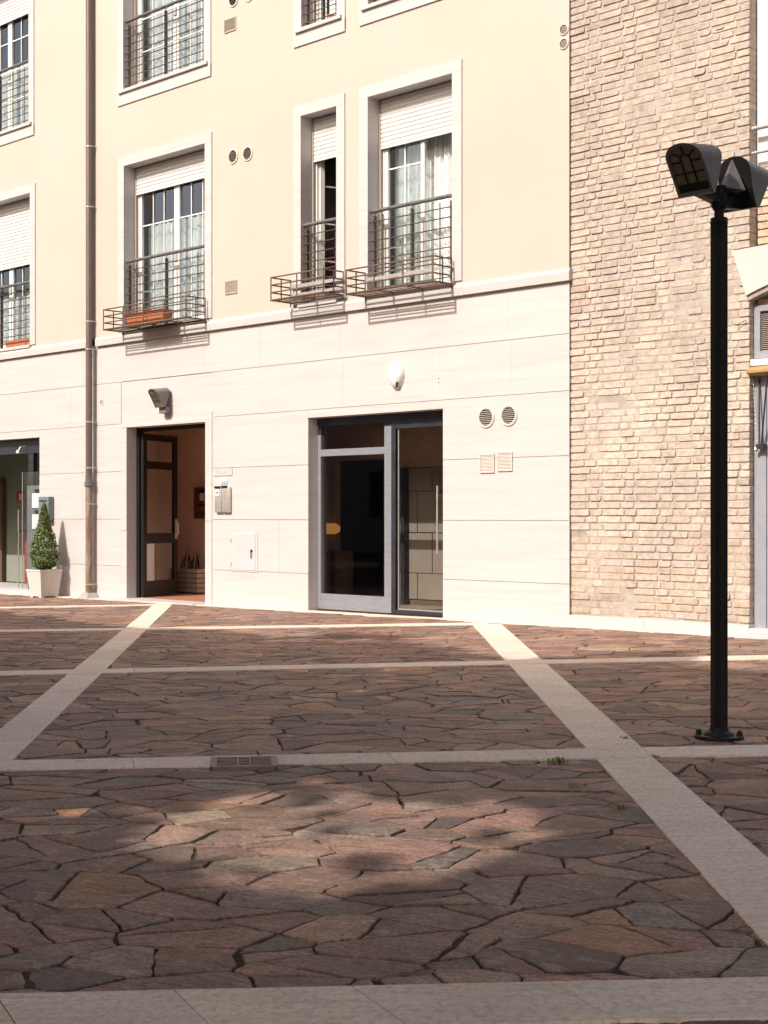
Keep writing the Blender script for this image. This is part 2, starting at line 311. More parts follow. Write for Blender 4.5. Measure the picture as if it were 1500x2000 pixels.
for (i, j), pts in grid.items():
    for (u0, v0, w0) in pts:
        x, y = wrap(u0, v0)
        fwd, rt = vis(x, y)
        if fwd < 2.2 or abs(rt) > .30*fwd+2.0: continue
        poly = [(u0-1.2,v0-1.2),(u0+1.2,v0-1.2),(u0+1.2,v0+1.2),(u0-1.2,v0+1.2)]
        for di in range(-3, 4):
            for dj in range(-3, 4):
                for (pu, pv, pw_) in grid.get((i+di, j+dj), ()):
                    if pu == u0 and pv == v0: continue
                    dx, dy = pu-u0, pv-v0; l = math.hypot(dx, dy)
                    h_ = abs(hash((round((pu+u0)*997), round((pv+v0)*991)))) % 1000/1000
                    gap = .0018+.0034*h_+(.004 if h_ > .93 else 0)
                    nx, ny = dx/l, dy/l; poly = clip(poly, nx, ny, nx*u0+ny*v0+l/2+(w0-pw_)/(2*l)-gap)
                    if not poly: break
                if not poly: break
            if not poly: break
        if len(poly) < 3: continue
        whole = [wrap(*p) for p in poly]
        ar = abs(sum(a[0]*b[1]-b[0]*a[1] for a, b in zip(whole, whole[1:]+whole[:1])))/2
        pieces = [whole]
        if ar > .035 and random.random() < (.62 if ar > .07 else .35):      # break some stones along a straight crack
            t_ = random.uniform(0, PI); nx, ny = math.cos(t_), math.sin(t_); cxx = sum(p[0] for p in whole)/len(whole); cyy = sum(p[1] for p in whole)/len(whole)
            d_ = nx*cxx+ny*cyy+random.uniform(-.25,.25)*math.sqrt(ar); g_ = random.uniform(.002,.0055)
            pieces = [clip(whole, nx, ny, d_-g_), clip(whole, -nx, -ny, -d_-g_)]
        for poly in pieces:
            if len(poly) < 3: continue
            x = sum(p[0] for p in poly)/len(poly); y = sum(p[1] for p in poly)/len(poly)
            area = abs(sum(a[0]*b[1]-b[0]*a[1] for a, b in zip(poly, poly[1:]+poly[:1])))/2
            if area < .002: continue
            near = fwd < 9
            seg = .03 if near else .10
            pts2 = []
            for k in range(len(poly)):
                a, b = poly[k], poly[(k+1) % len(poly)]; l = math.hypot(b[0]-a[0], b[1]-a[1])
                q = max(1, int(l/seg))
                for t in range(q):
                    u = t/q; px_, py_ = a[0]+(b[0]-a[0])*u, a[1]+(b[1]-a[1])*u
                    amp = .012 if t else .005
                    n_ = noise.noise_vector(Vector((px_*8, py_*8, x*3.1)))+noise.noise_vector(Vector((px_*28, py_*28, x*3.1)))*.75
                    if t == 0:                                # knock corners back towards the centre
                        k_ = .0+.012*random.random(); px_ += (x-px_)*k_; py_ += (y-py_)*k_
                    pts2.append((px_+n_.x*amp, py_+n_.y*amp))
            n = len(pts2)
            if n < 3: continue
            tx, ty = random.gauss(0,.012), random.gauss(0,.012); hz = random.uniform(-.0045,.0005)
            col = random.choices([p[0] for p in PAL], pw)[0]; k_ = random.uniform(.70,1.24)
            col = tuple(c_*k_*random.uniform(.96,1.04) for c_ in col)
            ins = .006
            def ring(off, dz):
                r_ = []
                for (a, b) in pts2:
                    l = math.hypot(a-x, b-y) or 1
                    a2, b2 = a+(x-a)/l*off, b+(y-b)/l*off
                    z = gz(a2)+hz+dz+max(-.008, min(.0012, (a2-x)*tx+(b2-y)*ty))
                    r_.append((a2, b2, z))
                return r_
            r0 = ring(0, -.022); r1 = ring(.001, -.0035); r2 = ring(ins*.45, -.0010); r3 = ring(ins*1.3, 0); r4 = ring(min(.045, .28*math.sqrt(area)), .0008)
            vs = r0+r1+r2+r3+r4
            fs = []
            for a in range(4):
                for k in range(n):
                    k2 = (k+1) % n; fs.append((a*n+k, a*n+k2, (a+1)*n+k2, (a+1)*n+k))
            fs.append(tuple(4*n+k for k in range(n)))
            mb.add(vs, fs, col); cnt += 1
            rim = [random.uniform(.60,1.0) for _ in range(n)]
            for k in range(n):
                for a, f_ in enumerate((.62,.72,.88,.95)):
                    q_ = f_+(1-f_)*(rim[k]-.55); mb.c[len(mb.c)-5*n+a*n+k] = tuple(c_*q_ for c_ in col)
print('stones', cnt)
struct('crazy_paving', mb, M['porphyry'], usecol=True)

# pale stone strips
def strip(name, a0, b0, a1, b1, z, slab, skew=0.0, seed=1, ext0=0, ext1=0):
    """strip between edge a0-a1 and edge b0-b1, cut into slabs"""
    rr = random.Random(seed); a0, a1, b0, b1 = map(Vector, (a0, a1, b0, b1))
    d = (a1-a0).normalized(); a0 = a0-d*ext0; b0 = b0-d*ext0; a1 = a1+d*ext1; b1 = b1+d*ext1
    Ltot = (a1-a0).length; mb = MB(); t = 0
    while t < Ltot:
        l = slab*rr.uniform(.85,1.15); t2 = min(Ltot, t+l); g = .0016; c_ = rr.uniform(.93,1.05)
        def P(e0, e1, t_): return e0.lerp(e1, t_/Ltot)
        sk = skew
        q = [P(a0,a1,t+g), P(a0,a1,t2-g), P(b0,b1,min(Ltot, t2-g+sk) if t2 < Ltot else t2), P(b0,b1,t+g+sk if t > 0 else t)]
        top = [(p.x, p.y, gz(p.x)+z) for p in q]; bot = [(p.x, p.y, gz(p.x)-.03) for p in q]
        cc = (sum(p[0] for p in top)/4, sum(p[1] for p in top)/4)
        ins = [(p[0]+(cc[0]-p[0])*.004, p[1]+(cc[1]-p[1])*.004, p[2]) for p in top]
        low = [(p[0], p[1], p[2]-.002) for p in top]
        mb.add(bot+low+ins, [(0,1,5,4),(1,2,6,5),(2,3,7,6),(3,0,4,7),(4,5,9,8),(5,6,10,9),(6,7,11,10),(7,4,8,11),(8,9,10,11)], (c_, c_*rr.uniform(.98,1.01), c_*rr.uniform(.96,1.02)))
        t = t2
    return struct(name, mb, M['slab'], usecol=True)
strip('paving_strip', (-.987,-.539), (-.615,-.433), (8.079,-9.64), (8.24,-9.43), .004, 1.15, 0, 1, .2, 3)
strip('paving_strip', (-7.255,-.388), (-7.05,-.215), (2.66,-8.834), (2.84,-8.66), .0045, 1.1, 0, 2, .2, 5)
strip('paving_strip', (3.45,-9.72), (3.66,-9.86), (6.193,-6.376), (6.40,-6.65), .007, .62, .05, 3, 4, 3)
strip('paving_strip', (.213,-6.418), (.47,-6.60), (3.53,-1.766), (3.80,-1.95), .0075, .9, .0, 4, 5, 1.0)
strip('paving_strip', (-4.329,-4.67), (-4.07,-4.86), (-1.12,-.315), (-.86,-.5), .007, .9, 0, 5, 3, .1)
strip('paving_strip', (-8.75,-3.1), (-8.50,-3.28), (-7.15,-.42), (-6.9,-.58), .0072, .9, 0, 6, 1.5, 0)
strip('paving_strip', (6.913,-11.368), (7.13,-11.55), (8.234,-9.908), (8.46,-10.13), .0065, .50, .12, 7, 3, 2.5)
strip('wall_foot_strip', (-14,-.26), (-14,.0), (2.0,-.13), (2.0,.0), .009, 1.5, 0, 8)
strip('wall_foot_strip', (2.0,-.13), (2.0,.12), (7.0,-.13), (7.0,.12), .0088, 1.5, 0, 9)

# drain grate
dg = thing('drain_grate', 'slotted cast iron drain grate set in the pale paving strip', 'drain', (4.62,-8.65,gz(4.62)), None)
ux = Vector((.64,.77,0)).normalized(); uy = Vector((-.77,.64,0)).normalized(); o_ = Vector((4.63,-8.655,0))
def gbox(mb, u0, u1, v0, v1, z0, z1):
    q = [o_+ux*a+uy*b for a, b in ((u0,v0),(u1,v0),(u1,v1),(u0,v1))]
    mb.add([(p.x,p.y,gz(p.x)+z0) for p in q]+[(p.x,p.y,gz(p.x)+z1) for p in q], [(0,3,2,1),(4,5,6,7),(0,1,5,4),(1,2,6,5),(2,3,7,6),(3,0,4,7)])
mb = MB(); W2, H2 = .165, .15
gbox(mb,-W2,W2,H2-.018,H2,-.02,.016); gbox(mb,-W2,W2,-H2,-H2+.018,-.02,.016)
gbox(mb,-W2,-W2+.018,-H2,H2,-.02,.0162); gbox(mb,W2-.018,W2,-H2,H2,-.02,.0162)
part('rim', mb, M['grate'], dg)
mb = MB()
for s_ in (-1, 1):
    for k in range(7):
        v0 = -.125+k*.0385; gbox(mb, *(sorted((s_*.035, s_*.135))), v0, v0+.010, -.02, .0145)
    gbox(mb, *(sorted((s_*.133, s_*.150))), -.128, .128, -.02, .015)
gbox(mb, -.034,-.026,-.13,.13,-.02,.0152); gbox(mb, .026,.034,-.13,.13,-.02,.0152)
for k in range(4): gbox(mb, -.027, .027, -.13+k*.08, -.13+k*.08+.02, -.02, .015)
part('bars', mb, M['grate'], dg)
mb = MB(); gbox(mb, -.163,.163,-.148,.148,-.019,.0092); part('sump_shade', mb, M['key'], dg)  # black slab under the bars stands in for the shaded hollow

# weeds in the joints
def tuft(x, y, n, r, h, label):
    mb = MB()
    for k in range(n):
        a = random.uniform(0, 2*PI); d = random.uniform(0, r); bx, by = x+math.cos(a)*d, y+math.sin(a)*d
        z = gz(bx); l = h*random.uniform(.5,1); a2 = random.uniform(0, 2*PI); w_ = .004
        tx_, ty_ = bx+math.cos(a2)*l*.6, by+math.sin(a2)*l*.6
        px_, py_ = -math.sin(a2)*w_, math.cos(a2)*w_
        mb.add([(bx-px_,by-py_,z-.01),(bx+px_,by+py_,z-.01),((bx+tx_)/2+px_,(by+ty_)/2+py_,z+l*.7),((bx+tx_)/2-px_,(by+ty_)/2-py_,z+l*.7),(tx_,ty_,z+l*.75)], [(0,1,2,3),(3,2,4)])
    single('weed_tuft', mb, M['weed'], label, 'weed', (x,y,gz(x)), 'weeds growing in the paving joints')
tuft(5.72,-7.56,46,.06,.035,'green weed tuft on the edge of the pale cross strip beside the diagonal strip')
tuft(6.18,-8.03,18,.05,.02,'mossy weed patch between dark stones right of the sunlit patch')
tuft(6.62,-8.30,22,.04,.022,'small weed tuft in the foreground paving near the diagonal strip')
tuft(5.98,-7.12,14,.03,.025,'weed tuft in the corner where the strips cross')
tuft(5.50,-6.68,18,.035,.02,'weed tuft in the stone joints left of the lamp post foot')

# ------------------------------------------------------------------ apartment building
B = thing('apartment_building', 'yellow plastered building with pale travertine ground floor and stone framed windows', 'building', (-6,0,0))
def holes_wall(x0, x1, z0, z1, holes, depth, y=0.0):
    """front face with rectangular holes and jambs going back"""
    xs = sorted(set([x0,x1]+[v for h in holes for v in h[:2] if x0 < v < x1])); zs = sorted(set([z0,z1]+[v for h in holes for v in h[2:] if z0 < v < z1]))
    mb = MB()
    for a, b in zip(xs, xs[1:]):
        for c_, d in zip(zs, zs[1:]):
            mx_, mz_ = (a+b)/2, (c_+d)/2
            if any(h[0] < mx_ < h[1] and h[2] < mz_ < h[3] for h in holes): continue
            mb.add([(a,y,c_),(b,y,c_),(b,y,d),(a,y,d)], [(0,1,2,3)])
    for (a,b,c_,d) in holes:
        mb.add([(a,y,c_),(a,y+depth,c_),(a,y+depth,d),(a,y,d)], [(0,1,2,3)]); mb.add([(b,y,c_),(b,y+depth,c_),(b,y+depth,d),(b,y,d)], [(0,1,2,3)])
        mb.add([(a,y,d),(b,y,d),(b,y+depth,d),(a,y+depth,d)], [(0,1,2,3)]); mb.add([(a,y,c_),(b,y,c_),(b,y+depth,c_),(a,y+depth,c_)], [(0,1,2,3)])
    return mb
LOW = [(-13.2,-11.20),(-8.543,-6.559),(-4.50,-3.806),(-3.22,-1.768)]      # openings of each floor
ZB, ZT = 4.09, 6.62; ZB2, ZT2 = 7.79, 10.32
winh = [(a,b,ZB,ZT) for a,b in LOW]+[(a,b,ZB2,ZT2) for a,b in [(-13.25,-11.24),(-8.56,-6.58),(-4.49,-3.80),(-3.22,-1.768)]]
part('plaster_wall', holes_wall(-17,0,4.03,11.2,[(a-.02,b+.02,c_-.02,d+.02) for a,b,c_,d in winh],.30), M['plaster'], B)
# solid body behind, so that no light leaks in
mb = MB(); mb.box(-17,-.02,5.0,5.2,-.2,11.2); mb.box(-17,-.02,.31,5.0,11.0,11.2); mb.box(-17.2,-17,.0,5.2,-.2,11.2); mb.box(-.03,-.001,.31,5.2,-.2,11.2)
mb.box(-17,-.04,.31,5.0,3.3,3.5); mb.box(-17,-.04,.31,5.0,7.0,7.2)
part('core_walls', mb, M['roomgrey'], B)
# travertine cladding of slabs between shadow joints
JZ = [-.12,.474,1.193,1.930,2.664,3.310,3.912]
DO = (-8.497,-6.57,-.3,2.60); GO = (-4.368,-1.932,-.3,2.555); SO = (-16.9,-10.935,-.3,2.54)
DF = (-8.64,-6.405,-.3,2.72)      # flush door surround
rr = random.Random(3); mb = MB()
def slab(x0, x1, z0, z1):
    g = .0035
    yj = rr.uniform(-.0012,.0012)
    mb.add([(x0+.0008,yj+.001,z0+g),(x1-.0008,yj+.001,z0+g),(x1-.0008,yj+.001,z1-g),(x0+.0008,yj+.001,z1-g),
            (x0+.0008,.02,z0+g),(x1-.0008,.02,z0+g),(x1-.0008,.02,z1-g),(x0+.0008,.02,z1-g)], [(0,1,2,3),(0,4,5,1),(1,5,6,2),(2,6,7,3),(3,7,4,0)])
for k in range(len(JZ)-1):
    z0, z1 = JZ[k], JZ[k+1]
    blocks = [h for h in (DF, GO, SO) if z0 < h[3]-.02]
    segs = []; cur = -17.0
    for h in sorted(blocks):
        segs.append((cur, h[0])); cur = h[1]
    segs.append((cur, 0.0))
    for a, b in segs:
        x = a; first = True
        while x < b-.01:
            l = rr.choice((1.25,1.45,1.6,1.8))
            x2 = b if b-x-l < .5 else x+l
            if any(h[3] < z1 and h[3] > z0 and h[0]-.01 < x2 and h[1]+.01 > x for h in ()): pass
            slab(x, x2, z0, z1); x = x2
# pieces above the openings, up to the joint
for h, zt in ((GO,2.664),(SO,2.664)):
    slab(h[0], h[1], h[3], zt)
slab(DF[0], DF[1], 2.72, 3.310) if False else None
# surround of the entrance: jamb slabs and lintel
slab(DF[0], DO[0], -.12, 1.02); slab(DF[0], DO[0], 1.02, 2.60); slab(DO[1], DF[1]-.012, -.12, 1.17); slab(DO[1], DF[1]-.012, 1.17, 2.75); slab(DF[0], DO[1], 2.60, 2.664)
part('travertine_cladding', mb, M['trav'], B)
mb = MB()
mb2 = holes_wall(-17,-.004,-.15,3.92,[(h[0],h[1],h[2],h[3]) for h in (DO,GO,SO)],.22,.012)
part('travertine_backing', mb2, M['trav'], B)
# thickness of the wall behind the cladding, ground floor
mb = holes_wall(-17,-.004,-.15,4.0,[(h[0]-.002,h[1]+.002,h[2],h[3]+.002) for h in (DO,GO,SO)],.10,.233)
part('wall_core', mb, M['roomgrey'], B)
# cornice with sloped top, in two lengths that stop at the downpipe
for a, b in ((-17,-9.42),(-9.27,0.03)):
    mb = MB(); prof = [(.02,3.905),(-.045,3.905),(-.048,4.00),(-.030,4.04),(.02,4.052)]
    n = len(prof); vs = [(a+.0,y,z) for y,z in prof]+[(b,y,z) for y,z in prof]
    mb.add(vs, [tuple(range(n)), tuple(range(n,2*n))]+[(i,(i+1)%n,(i+1)%n+n,i+n) for i in range(n)])
    part('cornice', mb, M['stone'], B)
# corner reveal strip of the cladding at the brick wall
mb = MB(); mb.box(-.003,.0,0,.05,-.1,3.9); part('corner_edge', mb, M['trav'], B)

YJ = .20      # plane of the joinery
def sash(a, b, z0, z1, y, cols, rowz, st=.055, tag_parent=None, curtain=None, open_=None):
    pass
def window(x0, x1, z0, z1, shut, low, left='closed', cols=3, rail=True, curtain=True, label=None, kind='two', ctop=None):
    W = MB(); t = .155
    yo = -.018
    zb = z0 if low else z0-.215
    # stone surround: jambs, lintel (and bottom panel on the upper floor)
    W.box(x0-t,x0,yo,.19,zb-.0,z1); W.box(x1,x1+t,yo,.19,zb,z1); W.box(x0-t,x1+t,yo-.0015,.19,z1,z1+.14)
    if not low: W.box(x0-t,x1+t,yo-.0015,.10,z0-.225,z0-.045)
    w_ = part('window', W, M['stone'], B, label)
    sl = MB()
    if low: sl.box(x0-.03,x1+.03,-.055,.27,z0-.05,z0,bev=.006)
    else: sl.box(x0-.10,x1+.10,-.055,.27,z0-.05,z0,bev=.006)
    part('sill', sl, M['stone'], w_)
    # roller shutter, slatted, in side guides
    for ga in (x0, x1-.028):
        gd = MB(); gd.box(ga,ga+.028,YJ-.012,YJ+.02,z0,z1); part('shutter_guide', gd, M['greyvent'], w_)
    if shut < z1:
        sm = MB(); z = shut; sh = .056
        while z < z1:
            zt = min(z+sh-.007, z1); n = 4; vs = []
            for q in range(n+1):
                zz = z+(zt-z)*q/n; yy = YJ+.008-.012*math.sin(PI*q/n)
                vs += [(x0+.022,yy,zz),(x1-.022,yy,zz)]
            sm.add(vs, [(2*q,2*q+1,2*q+3,2*q+2) for q in range(n)]); z += sh
        sm.box(x0+.022,x1-.022,YJ+.0085,YJ+.014,shut+.004,z1); sm.box(x0+.022,x1-.022,YJ-.004,YJ+.016,shut-.03,shut-.002)
        part('roller_shutter', sm, M['shutter'], w_)
    # fixed frame
    yf0, yf1 = YJ+.035, YJ+.085; fr_ = MB(); s_ = .05
    fr_.box(x0+.0,x0+s_,yf0,yf1,z0,z1); fr_.box(x1-s_,x1,yf0,yf1,z0,z1); fr_.box(x0+s_,x1-s_,yf0,yf1,z1-s_,z1); fr_.box(x0+s_,x1-s_,yf0,yf1,z0,z0+.035)
    part('window_frame', fr_, M['white'], w_)
    rows = [z0+.035+.07+ (z1-z0-.2)*k/4.6 for k in (1,2,3,4)]
    def leaf(a, b, ang=0, hinge=None, gl=True):
        lf = MB(); q = .062; y0, y1 = yf0+.006, yf1-.006; zb_, zt_ = z0+.037, z1-s_-.002
        lf.box(a,a+q,y0,y1,zb_,zt_); lf.box(b-q,b,y0,y1,zb_,zt_); lf.box(a+q,b-q,y0,y1,zb_,zb_+.08); lf.box(a+q,b-q,y0,y1,zt_-q,zt_)
        ym = (y0+y1)/2
        bars = MB(); nc = cols if b-a > .7 else 2
        for k in range(1, nc):
            xx = a+q+(b-a-2*q)*k/nc; bars.box(xx-.009,xx+.009,ym-.006,ym+.006,zb_+.08,zt_-q)
        for zz in rows: bars.box(a+q,b-q,ym-.0065,ym+.0065,zz-.009,zz+.009)
        pn = MB(); pn.add([(a+q,ym+.010,zb_+.08),(b-q,ym+.010,zb_+.08),(b-q,ym+.010,zt_-q),(a+q,ym+.010,zt_-q)], [(0,1,2,3)])
        if ang:
            hx = hinge; mt = Matrix.Translation((hx,y1,0)) @ Matrix.Rotation(ang,4,'Z') @ Matrix.Translation((-hx,-y1,0))
            for q_ in (lf, bars, pn): q_.v = [tuple(mt @ Vector(v)) for v in q_.v]
        part('sash', lf, M['white'], w_); part('glazing_bar', bars, M['white'], w_); part('pane', pn, M['glass'], w_)
    if kind == 'two':
        xm = (x0+x1)/2; leaf(x0+s_+.002, xm-.001); leaf(xm+.001, x1-s_-.002)
        h_ = MB(); h_.box(xm-.05,xm+.02,yf0-.012,yf0+.002,z0+.98,z0+1.10); part('sash_handle', h_, M['greyvent'], w_)
    elif kind == 'ajar':
        xm = x0+(x1-x0)*.52; leaf(x0+s_+.002, xm-.001); leaf(xm+.001, x1-s_-.002, -R(55), x1-s_-.002)
    elif kind == 'open':
        leaf(x0+s_+.002, x1-s_-.002, R(72), x0+s_+.002)
    # room behind: dark box
    rm = MB(); e = .12; D = 1.5
    rm.add([(x0-e,.315,z0-.02),(x1+e,.315,z0-.02),(x1+e,.315,z1+e),(x0-e,.315,z1+e),(x0-e,D,z0-.02),(x1+e,D,z0-.02),(x1+e,D,z1+e),(x0-e,D,z1+e)], [(4,5,6,7),(0,1,5,4),(1,2,6,5),(2,3,7,6),(3,0,4,7)])
    part('room', rm, M['roomgrey'], w_)
    if kind == 'open':
        rw = MB(); rw.box(x0-.11,x1+.10,.92,.97,z0,z1); part('inner_wall', rw, M['brownwall'], w_)
    if curtain:
        cu = MB(); n = 90; vs = []; cx0, cx1 = curtain if isinstance(curtain, tuple) else (x0+.05, x1-.05)
        zc = (ctop or z1-.08)
        for q in range(n+1):
            xx = cx0+(cx1-cx0)*q/n; yy = .42+.022*math.sin(q*1.25)+.018*math.sin(q*.53+x0)
            vs += [(xx,yy,z0+.03),(xx,yy+.01,zc+(.035*abs(math.sin(q*.35)) if ctop else 0))]
        cu.add(vs, [(2*q,2*q+2,2*q+3,2*q+1) for q in range(n)]); part('curtain', cu, M['curtain'], w_, smooth=False)
    if rail:
        hz_ = z0+1.065; rl = MB(); rl.tube([(x0-.0,.045,hz_),(x1+.0,.045,hz_)], .026, 12)
        part('handrail', rl, M['rail'], w_, smooth=True)
        rb = MB(); xs = [x0+.06,(x0+x1)/2,x1-.06] if x1-x0 > 1 else [x0+.06,x1-.06]
        for xx in xs:
            rb.box(xx-.013,xx+.013,.03,.075,z0,hz_-.065); rb.tube([(xx,.05,hz_-.07),(xx+.02,.048,hz_-.02)], .007, 6)
        for xx in ((x0+.17, x1-.30) if x1-x0 > 1 else (x0+.15,)): rb.tube([(xx,.095,z0),(xx,.095,hz_-.05)], .008, 6)
        nr = 8
        for k in range(nr):
            zz = z0+.07+k*.122; rb.tube([(x0+.0,.022,zz),(x1-.0,.022,zz)], .0075, 6)
        part('railing', rb, M['iron'], w_)
    return w_
window(*LOW[0],ZB,ZT,5.53,True,ctop=5.02,label='window with shutter half down at the left edge, orange flower box on its sill')
window(*LOW[1],ZB,ZT,6.23,True,ctop=5.72)
window(*LOW[2],ZB,ZT,6.06,True,kind='open',curtain=None,label='narrow window standing open with a magenta curtain inside')
window(*LOW[3],ZB,ZT,6.01,True,kind='ajar',cols=2)
window(-13.25,-11.24,ZB2,ZT2,9.78,False,ctop=9.05)
window(-8.56,-6.58,ZB2,ZT2,10.1,False)
window(-4.49,-3.80,ZB2,ZT2,10.0,False,curtain=None)
window(-3.22,-1.768,ZB2,ZT2,10.0,False,kind='two',cols=2)
mc = MB(); n = 24; vs = []
for q in range(n+1):
    xx = -4.60+.33*q/n; yy = .58+.02*math.sin(q*1.6); vs += [(xx,yy,4.2),(xx,yy,4.86)]
mc.add(vs, [(2*q,2*q+2,2*q+3,2*q+1) for q in range(n)])
single('magenta_cloth', mc, M['magenta'], 'magenta cloth hanging inside the open narrow window', 'cloth', (-4.44,.58,4.2))

# ---- entrance vestibule
V = MB(); V.box(-10.6,-6.2,2.0,2.12,-.05,2.95); V.box(-6.3,-6.2,.34,2.0,-.05,2.95)
part('vestibule_wall', V, M['salmon'], B)
V = MB(); V.box(-10.6,-10.4,.34,2.0,-.05,2.95); V.box(-10.4,-8.52,.34,.36,-.05,2.9); part('vestibule_side_wall', V, M['beigewall'], B)
V = MB(); V.box(-10.6,-6.2,.34,2.1,2.93,3.05); part('vestibule_ceiling', V, M['beigewall'], B)
V = MB(); V.box(-10.6,-6.2,.20,2.1,-.10,-.012); part('vestibule_floor', V, M['redfloor'], B)
V = MB(); V.box(-8.497,-6.57,-.22,.20,-.11,-.018); part('threshold', V, M['stone'], B)
D = MB(); D.box(-8.495,-8.42,.185,.25,-.01,2.6); D.box(-6.65,-6.572,.21,.25,-.01,2.6); D.box(-8.42,-6.65,.21,.25,2.54,2.6)
df = part('door_frame', D, M['brownframe'], B)
D = MB(); wL = 1.02; zs_ = [(.0,.24),(.82,.98),(1.98,2.10),(2.42,2.52)]
D.box(0,.10,0,.045,0,2.52); D.box(wL-.10,wL,0,.045,0,2.52)
for a, b in zs_: D.box(.10,wL-.10,.001,.044,a,b)
G_ = MB()
for a, b in ((.24,.82),(.98,1.98),(2.10,2.42)): G_.add([(.10,.022,a),(wL-.10,.022,a),(wL-.10,.022,b),(.10,.022,b)], [(0,1,2,3)])
K = MB(); K.tube([(wL-.05,-.04,.95),(wL-.05,-.04,1.15)], .012, 8); K.box(wL-.08,wL-.02,-.008,.0,.88,1.2)
mt = Matrix.Translation((-8.36,.22,-.005)) @ Matrix.Rotation(R(112),4,'Z')
for q_ in (D, G_, K): q_.v = [tuple(mt @ Vector(v)) for v in q_.v]
dl = part('entrance_door', D, M['brownframe'], B, 'dark framed glass door standing open inwards'); part('pane', G_, M['glass'], dl); part('door_handle', K, M['steel'], dl)

# ---- glazed door and side light
A = MB(); A.box(-4.366,-4.30,.165,.225,.0,2.33); A.box(-3.10,-2.975,.165,.225,.0,2.40); A.box(-4.30,-3.10,.167,.223,.0,.205); A.box(-4.30,-3.10,.167,.223,2.045,2.135)
gd = part('shop_window_frame', A, M['alu'], B)
A = MB(); A.add([(-4.30,.195,.205),(-3.10,.195,.205),(-3.10,.195,2.045),(-4.30,.195,2.045)], [(0,1,2,3)]); A.add([(-4.30,.195,2.135),(-3.10,.195,2.135),(-3.10,.195,2.45),(-4.30,.195,2.45)], [(0,1,2,3)])
part('pane', A, M['shopglass'], gd)
A = MB(); A.box(-4.366,-1.934,.163,.227,2.45,2.553); A.box(-2.975,-2.90,.163,.229,.0,2.45); A.box(-4.366,-4.30,.18,.225,2.33,2.45); A.box(-3.10,-2.975,.18,.225,2.40,2.45)
A.box(-2.90,-1.934,.168,.224,.0,.045); A.box(-2.90,-1.934,.168,.224,2.36,2.45); A.box(-1.97,-1.934,.168,.224,.045,2.36)
part('door_surround', A, M['darkalu'], B)
A = MB(); A.box(-2.875,-2.86,.185,.205,.05,2.355); A.box(-2.86,-1.985,.185,.205,.05,.065); A.box(-1.99,-1.975,.185,.205,.05,2.355)
gl_ = part('glass_door', A, M['steel'], B)
A = MB(); A.add([(-2.86,.195,.065),(-1.985,.195,.065),(-1.985,.195,2.355),(-2.86,.195,2.355)], [(0,1,2,3)]); part('pane', A, M['shopglass'], gl_)
A = MB(); A.tube([(-2.13,.115,.78),(-2.13,.115,1.62)], .012, 10)
for z_ in (.92,1.5): A.tube([(-2.13,.115,z_),(-2.13,.19,z_)], .009, 8)
part('door_handle', A, M['steel'], gl_, smooth=True)
# rooms behind
V = MB(); V.box(-6.1,-5.42,1.5,1.6,-.0,2.9); V.box(-5.42,-4.45,1.5,1.6,2.05,2.9); V.box(-6.15,-6.05,.34,1.6,0,2.9)
part('shop_back_wall', V, M['brownwall'], B)
V = MB(); V.box(-6.1,-.9,.34,4.2,2.9,3.0); part('shop_ceiling', V, M['brownwall'], B)
V = MB(); V.box(-6.1,-4.3,3.2,3.3,0,2.9); V.box(-4.40,-4.36,1.66,3.2,0,2.9); V.box(-5.75,-5.0,1.10,1.45,.03,.74); part('dark_recess', V, M['darkvoid'], B)
V = MB()
for k in range(13): V.box(-6.0,-4.45,3.15,3.17,.25+k*.15,.30+k*.15)
for k in range(5): V.box(-5.95+k*.36,-5.91+k*.36,3.12,3.14,.1,2.4)
part('dark_shelving', V, M['brownwall'], B)
V = MB(); V.box(-6.1,-.9,.22,4.2,-.06,.0); part('shop_floor', V, M['brownwall'], B)
V = MB()
xx = -5.6
V.box(-4.44,-.95,1.62,1.66,0,2.9); part('panel_backing', V, M['darkvoid'], B)
V = MB(); rowsz = [(.09,.445),(.455,1.005),(1.02,1.58),(1.595,1.91)]
for r_, (a, b) in enumerate(rowsz):
    x = -4.42+(r_ % 2)*.28
    while x < -1.2: V.box(x,x+.545,1.60,1.619,a,b); x += .56
part('wall_panels', V, M['panel'], B)
V = MB(); V.box(-4.44,-1.0,1.605,1.619,1.925,2.9); part('wall_upper', V, M['brownwall'], B)
V = MB(); V.box(-4.40,-.9,.24,1.66,-.055,.004); part('shop_floor', V, M['panel'], B)
V = MB(); V.box(-4.10,-4.03,1.50,1.595,0,1.92); part('post', V, M['darkalu'], B)

# ---- shop opening at the left edge
V = MB(); V.box(-16.9,-10.99,.14,.22,2.30,2.535); V.box(-11.52,-11.36,.15,.22,.0,2.30); part('shop_frame', V, M['darkalu'], B)
V = MB(); V.box(-16.95,-10.7,2.2,2.3,-.05,2.9); V.box(-10.75,-10.7,.34,2.3,-.05,2.9); part('shop_wall', V, M['greenwall'], B)
V = MB(); V.box(-16.95,-10.7,.22,2.2,-.13,-.065); V.box(-16.95,-10.7,.34,2.3,2.9,3.0); part('shop_floor', V, M['greenwall'], B)
V = MB(); V.box(-16.9,-10.94,-.16,.22,-.12,.015,bev=.01); part('threshold', V, M['stone'], B)
V = MB(); V.box(-16.9,-11.52,.15,.20,.015,.10); part('bottom_rail', V, M['steel'], B)
V = MB(); V.box(-16.8,-15.62,2.1,2.19,-.05,1.95); part('dark_doorway', V, M['darkvoid'], B)
V = MB(); V.tube([(-11.55,.12,2.42),(-11.55,.02,2.40),(-11.55,-.02,2.33)], .012, 8); V.tube([(-11.55,-.02,2.35),(-11.55,-.02,2.30)], [.03,.045], 12); part('spotlight', V, M['steel'], B)

